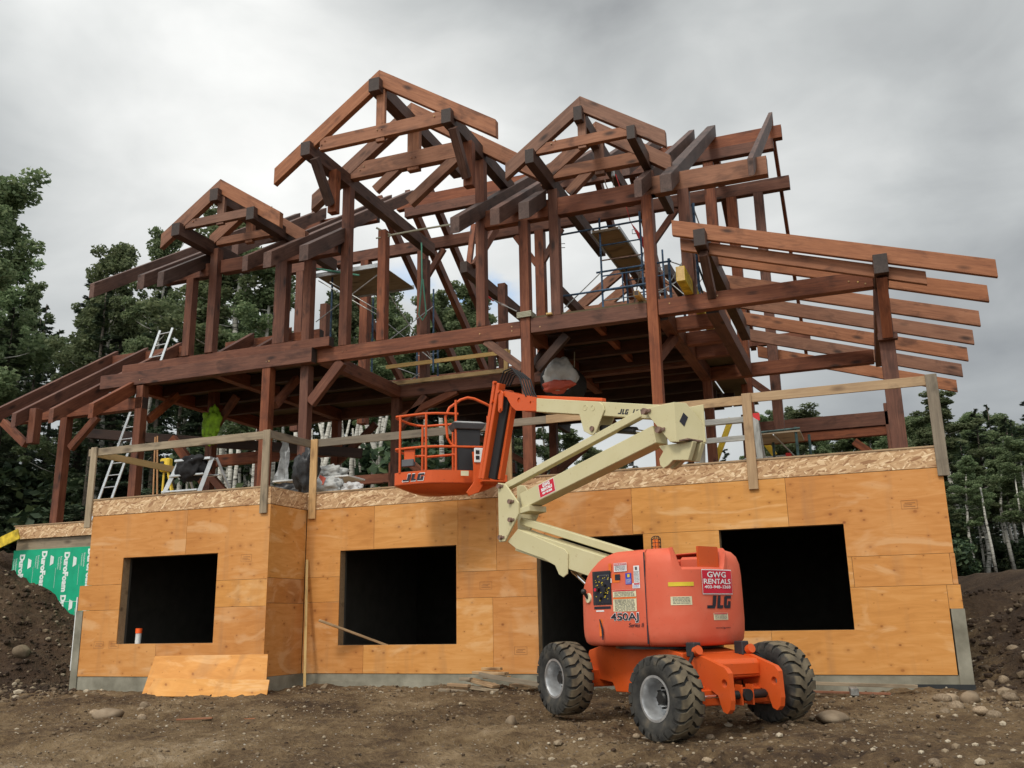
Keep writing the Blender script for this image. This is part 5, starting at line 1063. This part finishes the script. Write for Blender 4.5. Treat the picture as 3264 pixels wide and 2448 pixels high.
# straps and slings
g=G(); g.tube([(-9.42,1.95,9.24),(-9.17,2.15,9.10),(-8.5,2.18,9.12),(-7.72,2.2,9.12)],.022,6); g.tube([(-9.42,1.95,8.99),(-9.17,2.15,9.08)],.018,6); one(g,'web_sling','strap','pale web sling tied from the gable post to the dark rafter tail','strap')
g=G(); g.tube([(-9.54,4.4,9.86),(-9.52,4.4,8.9),(-9.60,4.4,8.0),(-9.5,4.4,7.86),(-9.40,4.4,8.0),(-9.50,4.4,8.9)],.018,6); one(g,'lifting_sling','strap_green','long green lifting sling hanging in a loop from the left gable purlin','strap')
g=G(); g.mm((-11.75,3.05,9.0),(-11.7,3.1,9.06)); g.tube([(-11.7,3.1,9.06),(-10.5,3.1,8.70)],.022,6); one(g,'ratchet_strap','strap_green','green strap stretched along the left scaffold platform','strap')
CH_=thing_box('cable_puller','steel hand winch with red handle pulling beside the rope wrapped post','winch',(-6.6,2.4,7.2))
g=G(); g.tube([(-6.95,2.4,7.40),(-6.30,2.3,6.98)],.012,6); g.obj('cable','galv',CH_); g=G(); g.box((-6.62,2.38,7.18),(.16,.07,.07),Matrix.Rotation(R(32),3,'Y')); g.obj('drum','rust_steel',CH_,bevel=.01); g=G(); g.tube([(-7.05,2.4,7.5),(-6.85,2.4,7.32)],.02,8); g.obj('handle','red',CH_,True)
g=G(); g.tube([(-6.01+(.145 if q%4 in (0,3) else -.145)*1.0,2.08+(.145 if q%4<2 else -.145)*1.0-(0 if q%4<2 else .0),6.70+q*.0075) for q in range(18)],.017,6); one(g,'rope_wrap','strap','pale rope wound round the tall middle post just above the main beam','rope')
HC=thing_box('chain_hoist','thin chain hoist with hook hanging inside the middle gable','hoist',(-4.35,3.0,9.3))
g=G(); g.box((-4.31,3,10.0),(.07,.06,.14)); g.obj('hoist_body','galv',HC,bevel=.01); g=G(); g.tube([(-4.32,3,10.0),(-4.33,3,9.2)],.007,5); g.obj('chain','rust_steel',HC); g=G(); g.tube([(-4.50,3,9.95),(-4.48,3,9.78),(-4.44,3,9.66),(-4.47,3,9.60),(-4.51,3,9.62)],.012,6); g.obj('hook','rust_steel',HC,True)
g=G(); g.tube([(-4.26,3,9.98),(-4.05,2.9,9.2),(-3.95,2.8,8.75)],.009,6); g.add([(-3.95,2.8,8.75),(-3.80,2.8,8.35),(-3.70,2.8,8.10),(-3.66,2.8,8.30),(-3.85,2.8,8.60)],[(0,1,2,3,4)]); one(g,'red_strap','red','red strap running down from the middle gable to the scaffold','strap')
# --- lumber on the ground and at the wall
ob=timber('wood_batten',(-9.56,-.06,1.97),(-9.28,-.42,-.25),.045,.04,mat='lumber_yellow',parent=None); tag(ob,'long thin batten leaning in the inside corner of the plywood wall','batten')
g=G(); vs=[Vector(v) for v in ((-11.66,-1.62,-.25),(-9.32,-1.46,-.25),(-9.50,-1.19,.36),(-11.84,-1.17,.34))]; nrm=(vs[1]-vs[0]).cross(vs[3]-vs[0]).normalized()*.018
g.add(vs+[v+nrm for v in vs],[(0,1,2,3),(7,6,5,4),(0,4,5,1),(1,5,6,2),(2,6,7,3),(3,7,4,0)]); one(g,'plywood_offcut','plywood','wide plywood offcut leaning on the wall below the left window','plywood')
g=G(); vs=[Vector(v) for v in ((-11.42,-1.80,-.27),(-9.16,-1.66,-.28),(-9.20,-1.54,-.02),(-11.42,-1.62,.0))]; nrm=(vs[1]-vs[0]).cross(vs[3]-vs[0]).normalized()*.018
g.add(vs+[v+nrm for v in vs],[(0,1,2,3),(7,6,5,4),(0,4,5,1),(1,5,6,2),(2,6,7,3),(3,7,4,0)]); one(g,'plywood_offcut','plywood','narrow plywood strip standing in front of the leaning offcut','plywood')
ob=timber('lumber_board',(-8.98,-.50,.92),(-7.9,.35,.40),.14,.04,mat='lumber_grey',parent=None); tag(ob,'rough board poking out over the sill of the middle window','board'); ob.data.materials[0]=MATS['lumber']
piles=[((-6.55,-.85,-.17),(-6.05,-.70,-.20),.14,'lowest left scrap board of the lumber pile'),((-6.45,-.70,-.10),(-6.05,-.80,-.11),.10,'second scrap on the left of the lumber pile'),((-6.28,-.62,-.02),(-6.08,-.66,-.02),.09,'tiny block on the left part of the lumber pile'),
((-6.08,-.70,-.14),(-5.55,-.78,-.18),.14,'pale board flat at the front of the lumber pile'),((-6.15,-.55,-.03),(-5.62,-.75,-.12),.18,'thick tan plank end in the middle of the lumber pile'),((-5.95,-.45,.0),(-5.5,-.50,.0),.10,'narrow block above the thick plank in the lumber pile'),
((-6.1,-.50,.075),(-5.52,-.56,.06),.15,'dark tipped board near the top of the lumber pile'),((-5.95,-.52,.13),(-5.62,-.53,.13),.10,'small topmost block of the lumber pile'),((-5.5,-.5,-.12),(-5.1,-.3,-.12),.16,'board right of the lumber pile under the long stick')]
for a,b,w_,lb in piles: ob=timber('scrap_board',a,b,w_,.045,mat=rt.choice(('lumber','lumber_grey','lumber')),parent=None); tag(ob,lb,'board','scrap lumber by the wall')
ob=timber('lumber_board',(-5.96,-.62,.06),(-4.7,-.55,-.13),.045,.07,mat='lumber_grey',parent=None); tag(ob,'long pale stick resting on the lumber pile towards the lift wheel','board')
ob=timber('lumber_board',(-2.3,-.45,-.03),(.37,-.45,-.10),.06,.045,mat='lumber_grey',parent=None); tag(ob,'long pale board lying along the footing right of the lift','board')
ob=timber('lumber_board',(-1.6,-.75,-.15),(.02,-.62,-.19),.05,.03,mat='stain_light',parent=None); tag(ob,'thin reddish strip on the gravel below the long pale board','board')
ob=timber('lumber_block',(-.42,-.95,-.12),(-.46,-.55,-.12),.10,.09,mat='weathered',parent=None); tag(ob,'grey lumber block on the gravel under the right window','offcut')
for a,b,lb in (((-8.75,-4.2,-.335),(-8.3,-4.05,-.32),'reddish splinter of wood on the mud in the left foreground'),((-12.95,-1.9,-.27),(-12.72,-1.95,-.27),'small wood chip on the mud below the left window'),((-7.85,-4.0,-.335),(-7.7,-3.95,-.33),'pale wood chip on the mud left of the centre')): ob=timber('wood_chip',a,b,.035,.02,mat='stain_light',parent=None); tag(ob,lb,'wood chip')
W=thing_box('vent_pipe','white pipe with an orange cap standing inside the left window','pipe',(-12.5,-.85,.0))
g=G(); g.tube([(-12.52,-.9,.0),(-12.50,-.9,.74)],.05,14); g.obj('pipe','white_plastic',W,True); g=G(); g.tube([(-12.50,-.9,.735),(-12.50,-.9,.82)],.058,14); g.obj('cap','orange_cap',W,True)
ob=timber('lumber_beam',(-20.2,1.1,2.35),(-18.3,1.35,3.08),.045,.24,mat='yellow_paint',parent=None); tag(ob,'yellow faced beam sloping up to the left end of the deck','beam')
# ------------------------------------------------------------------ trees
def leaf_cloud(clumps,n,size,seed,flat=.6,aspect=1.0,up=0):
    r=random.Random(seed); vs=[];fs=[]; tot=sum(c[1]**2 for c in clumps)
    for c,rad,sq in clumps:
        k=int(n*rad**2/tot)
        for _ in range(k):
            d=Vector((r.gauss(0,1),r.gauss(0,1),r.gauss(0,1))).normalized()*(r.random()**.42)*rad; d.z*=sq; p=c+d
            a=Vector((r.gauss(0,1),r.gauss(0,1),r.gauss(0,flat))).normalized(); b=a.cross(Vector((r.gauss(0,1),r.gauss(0,1),r.gauss(0,1)))).normalized(); s=size*r.uniform(.6,1.4); k0=len(vs)
            vs+=[p-a*s*aspect,p+b*s*.6,p+a*s*aspect,p-b*s*.6]; fs.append((k0,k0+1,k0+2,k0+3))
    return vs,fs
def me_(name,vs,fs,mat,smooth=False):
    me=bpy.data.meshes.new(name); me.from_pydata([tuple(v) for v in vs],[],fs); me.materials.append(MATS[mat]); me.update()
    if smooth:
        for p in me.polygons: p.use_smooth=True
    return me
def aspen(seed,h=16,bare=.45,rad=1.9,n=9000):
    r=random.Random(seed); g=G(); bend=[Vector((0,0,-.3))]; x=Vector((0,0,0))
    for i in range(1,11): x=x+Vector((r.uniform(-.13,.13),r.uniform(-.13,.13),h/10)); bend.append(x.copy())
    g.tube(bend[:-1],.16,9,r2=.045); cl=[]
    for i in range(22):
        f=bare+(1-bare)*(i+r.random())/22; z=h*f*.97; j=min(9,int(f*10)); base=bend[j].lerp(bend[min(10,j+1)],f*10-j if j<10 else 0); a=r.random()*6.28; L_=rad*(1.15-.85*((f-bare)/(1-bare))**1.5)*r.uniform(.35,1.0)
        e=base+Vector((math.cos(a)*L_,math.sin(a)*L_,L_*.55)); g.tube([base,base.lerp(e,.55)+Vector((0,0,-.1)),e],.035,5,r2=.012)
        cl.append((e,r.uniform(.35,.9)*rad*.42,.8)); cl.append((e+Vector((r.uniform(-.5,.5),r.uniform(-.5,.5),r.uniform(.2,.7))),rad*.22,.9))
        if r.random()<.6: cl.append((base.lerp(e,.5)+Vector((0,0,.3)),rad*.33,.8))
    cl.append((bend[-1]+Vector((0,0,-.2)),rad*.3,1.3))
    for i in range(7):
        f=r.uniform(.15,bare); b=bend[int(f*10)]; a=r.random()*6.28; g.tube([b,b+Vector((math.cos(a)*.8,math.sin(a)*.8,.35))],.02,4,r2=.006)
    vs,fs=leaf_cloud(cl,int(n*1.7),.082,seed,1.0); return me_('trunk',g.v,g.f,'birch_bark',True),me_('crown',vs,fs,'leaf_aspen')
def spruce(seed,h=16,rad=2.3,n=13500,low=.08,mat='leaf_spruce'):
    r=random.Random(seed); g=G(); g.tube([(0,0,-.3),(0,0,h*.5),(0,0,h)],.19,8,r2=.02); vs=[];fs=[]; nb=int(h*6.5)
    per=max(20,n//nb)
    for i in range(nb):
        f=low+(1-low)*(i/nb); z=h*f; L_=rad*(1-f)**.8*r.uniform(.6,1.12)+.12; a=r.random()*6.28; d=Vector((math.cos(a),math.sin(a),0)); side=Vector((-d.y,d.x,0)); dr=-.34+.30*f
        if i%2==0: g.tube([(0,0,z),Vector((0,0,z))+d*L_*.8+Vector((0,0,dr*L_*.7))],.022,4,r2=.006)
        for k in range(int(per*(.35+L_/rad))):
            t=r.random()**.75; w_=(1-t*.75)*L_*.32; p=Vector((0,0,z))+d*L_*t+side*r.uniform(-w_,w_)+Vector((0,0,dr*L_*t+.12*L_*t*t+r.uniform(-.10,.06))); b=(d+side*r.uniform(-.9,.9)+Vector((0,0,r.uniform(-.7,.2)))).normalized(); c_=b.cross(Vector((r.gauss(0,.4),r.gauss(0,.4),1))).normalized(); s=r.uniform(.09,.17); k0=len(vs)
            vs+=[p-b*s*.4,p+c_*s*.33,p+b*s,p-c_*s*.33]; fs.append((k0,k0+1,k0+2,k0+3))
    return me_('trunk',g.v,g.f,'spruce_bark',True),me_('crown',vs,fs,mat)
def bush(seed,n=5000,mat='leaf_bush'):
    r=random.Random(seed); cl=[(Vector((r.uniform(-1.6,1.6),r.uniform(-1.2,1.2),r.uniform(.3,3.4))),r.uniform(.5,1.0),.8) for _ in range(16)]; vs,fs=leaf_cloud(cl,n,.13,seed,1.0); g=G()
    for c,_,_ in cl[:6]: g.tube([(0,0,-.2),c],.03,4,r2=.01)
    return me_('stems',g.v,g.f,'spruce_bark'),me_('foliage',vs,fs,mat)
AS=[aspen(s,16,b,r_,n) for s,b,r_,n in ((21,.42,1.7,9500),(22,.50,1.5,8500),(23,.36,1.9,10500),(24,.58,1.35,7000),(25,.45,1.7,9000))]; SP=[spruce(s,16,r_) for s,r_ in ((31,2.3),(32,1.8),(33,2.5))]; BU_=[bush(s) for s in (41,42,43)]
DEF_H=16.0
def ray_at(px,py,Y):
    d=cr*((px*1.4756-1632)/2951.85)-cu*((py*1.4756-1224)/2951.85)+fw; t=(Y+14.6)/d.y; return Vector((0,-14.6,.83))+d*t
def place(kind,x,y,zt,label,group=None,rs=None,zb=None,wide=1.0):
    zb=ground_z(x,y,False) if zb is None else zb; h=zt-zb; pr_,names,cat,nm={'a':(AS,('trunk','crown'),'tree','aspen_tree'),'s':(SP,('trunk','crown'),'tree','spruce_tree')}[kind]
    pm=pr_[rs.randrange(len(pr_))]; k=h/DEF_H; t=empty(nm,label,cat,(x,y,zb),0,group); rz=rs.random()*6.28; kw=(k**.6)*wide
    for me,n in zip(pm,names): o=bpy.data.objects.new(n,me); o.scale=(kw,kw,k); o.rotation_euler=(0,0,rz); o.parent=t; col.objects.link(o)
    return t
rs=random.Random(77)
# named trees: world X, Y and crown-top height
named=[('a',-34.3,12.2,19.6,'tall leafy tree cut by the left edge of the photo, highest on that side',1.5),('s',-33.9,13.5,14.5,'dark spruce behind the tall leafy tree at the left edge',1.1),
('s',-32.6,16.5,17.3,'pointed dark spruce standing apart left of the porch roof',1.25),('a',-29.6,14.6,16.8,'pale trunked aspen right beside the pointed dark spruce',1.1),
('a',-27.3,14.8,17.1,'slim aspen with two pale stems above the left ladder',1.0),('a',-22.4,13.8,16.9,'dense round aspen seen behind the small left gable',1.7),('a',-21.3,14.6,14.6,'aspen crown between the small gable and first tall posts',1.3),
('a',-15.6,18,13.5,'dark green aspen framed under the tall left gable',1.3),('a',-13.9,18,13.9,'aspen crown seen through the frame right of the long rear rafters',1.2),
('a',3.3,22.5,8.6,'tallest aspen beyond the right end of the deck, nearest the right edge',1.4),('a',-2.2,22,8.3,'round light green aspen beneath the right porch roof',1.7),('a',.2,25,8.4,'pair-topped aspen just left of the rightmost timber post',1.4),('a',2.2,24.5,8.2,'narrow aspen just right of the rightmost guard post',1.2)]
for k,x,y,zt,lb,wd in named: place(k,x,y,zt,lb,None,rs,None,wd)
sil=[(-200,380),(0,560),(75,640),(95,660),(110,640),(150,640),(190,640),(225,600),(270,600),(310,590),(350,600),(390,600),(430,580),(490,560),(530,560),(570,590),(610,620),(650,615),(700,610),(760,600),(860,615),(930,610),(1000,630),(1040,690),(1100,740),(1200,770),(1260,850),(1640,910),(1700,900),(1760,935),(1835,950),(1890,945),(1960,920),(2010,920),(2060,930),(2110,910),(2150,890),(2212,880),(2400,860)]
def silh(px):
    for (a,b),(c,d) in zip(sil[:-1],sil[1:]):
        if a<=px<=c: return b+(d-b)*(px-a)/(c-a)
    return 800
def grove(n,px0,px1,Y0,Y1,drop,kinds,label,group):
    for i in range(n):
        px=px0+(px1-px0)*(i+rs.random())/n; Y=rs.uniform(Y0,Y1); top=ray_at(px,silh(px)+rs.uniform(*drop),Y); k=rs.choice(kinds)
        place(k,top.x,Y,top.z,label[k],group[k],rs,None,rs.uniform(.9,1.3))
lab={'a':'pale trunked aspen of the wood behind the left half of the frame','s':'dark spruce of the wood behind the left half of the frame'}; grp={'a':'aspens behind the house','s':'spruces behind the house'}
grove(16,-60,420,14,22,(0,160),'ssa',lab,grp); grove(26,420,1130,14,24,(0,200),'aaas',lab,grp); grove(26,-60,1130,22,32,(20,200),'aass',lab,grp)
grove(26,-60,1040,16,26,(230,420),'s',lab,grp)
lab2={'a':'light aspen of the low wood beyond the right side of the house','s':'small spruce of the low wood beyond the right side of the house'}; grp2={'a':'aspens right of the house','s':'spruces right of the house'}
grove(22,1600,2290,24,36,(-20,60),'aas',lab2,grp2); grove(9,2040,2290,20,28,(-40,60),'s',lab2,grp2); grove(16,1640,2050,20,28,(-15,30),'aaa',lab2,grp2); grove(12,1160,1620,22,30,(60,140),'aas',lab2,grp2); grove(12,2030,2300,16,24,(40,200),'aas',lab2,grp2)
# bare birch stems standing close together, seen between the deck posts
BT=[me_('trunk',G().tube([(0,0,-.3),(rr2.uniform(-.1,.1),0,4),(rr2.uniform(-.2,.2),0,8),(rr2.uniform(-.3,.3),0,12)],.13,8,r2=.05).v,G().tube([(0,0,0),(0,0,4),(0,0,8),(0,0,12)],.13,8,r2=.05).f,'birch_bark',True) for rr2 in (random.Random(1),random.Random(2),random.Random(3))]
for i in range(66):
    px=(rs.uniform(440,580) if i%3==0 else rs.uniform(690,830) if i%3==1 else rs.uniform(380,1030)) if i<60 else 2075+rs.uniform(-6,6)+(i-60)*24; Y=rs.uniform(12.9,14.6) if i<60 else rs.uniform(16,19); p=ray_at(px,1050,Y)
    t=bpy.data.objects.new('birch_stem',BT[i%3]); kk=rs.uniform(.6,1.15)*(1.15 if i<60 else .5); t.scale=(kk,kk,rs.uniform(.36,.5) if i<60 else rs.uniform(.20,.28)); t.rotation_euler=(rs.uniform(-.04,.04),rs.uniform(-.04,.04),rs.random()*6); t.location=(p.x,Y,ground_z(p.x,Y,False)); link(t)
    tag(t,'bare white birch stem with black scars in the wood behind the deck' if i<60 else 'bare white birch stem in the low wood on the right','birch','birch stems behind the deck' if i<60 else 'birch stems on the right')
for i in range(40):
    px=rs.uniform(-80,1050) if i<28 else rs.uniform(1600,2290); Y=rs.uniform(15.5,20); p=ray_at(px,1100,Y); pm=BU_[i%3]; k=rs.uniform(.8,1.4) if i<28 else rs.uniform(.3,.6)
    t=empty('bush','dark green undergrowth bush at the foot of the left wood' if i<28 else 'green bush at the foot of the low wood on the right','bush',(p.x,Y,ground_z(p.x,Y,False)),0,'undergrowth on the left' if i<28 else 'undergrowth on the right'); rz=rs.random()*6
    for me,n in zip(pm,('stems','foliage')): o=bpy.data.objects.new(n,me); o.scale=(k*1.3,k*1.3,k); o.rotation_euler=(0,0,rz); o.parent=t; col.objects.link(o)

# shared labels of countable repeats: say which one by its order in the view
ORD='first second third fourth fifth sixth seventh eighth ninth tenth eleventh twelfth thirteenth fourteenth fifteenth sixteenth seventeenth eighteenth nineteenth twentieth'.split()
def ordinal(n):
    if n<20: return ORD[n]
    n+=1; tens={2:'twenty',3:'thirty',4:'forty',5:'fifty',6:'sixty',7:'seventy',8:'eighty',9:'ninety'}; tn={'twenty':'twentieth','thirty':'thirtieth','forty':'fortieth','fifty':'fiftieth','sixty':'sixtieth','seventy':'seventieth','eighty':'eightieth','ninety':'ninetieth'}
    return tn[tens[n//10]] if n%10==0 else tens[n//10]+'-'+ORD[n%10-1]
short={'aspens behind the house':'aspen of the wood behind the left half','spruces behind the house':'dark spruce of the wood behind the left half','aspens right of the house':'low aspen beyond the right side of the house','spruces right of the house':'low spruce beyond the right side of the house',
'birch stems behind the deck':'bare white birch stem behind the deck','birch stems on the right':'bare white birch stem in the right wood','undergrowth on the left':'dark bush at the foot of the left wood','undergrowth on the right':'green bush at the foot of the right wood',
'cobbles at the left bank foot':'cobble at the foot of the left dirt bank','cobbles in the left foreground':'tan cobble on the left foreground mud','cobbles by the right corner':'tan cobble by the right concrete corner','cobbles in the right cut':'cobble in the right dirt cut','cobbles in the right foreground':'small cobble in the right foreground gravel'}
by={}
for o in list(sc.objects):
    if o.parent is None and o.get('group') in short: by.setdefault(o['group'],[]).append(o)
def scrx(o): d=Vector(o.location)-Vector((0,-14.6,.83)); return d.dot(cr)/d.dot(fw)
for gname,obs in by.items():
    obs.sort(key=scrx)
    for i,o in enumerate(obs): o['label']='%s, %s from the left'%(short[gname],ordinal(i))
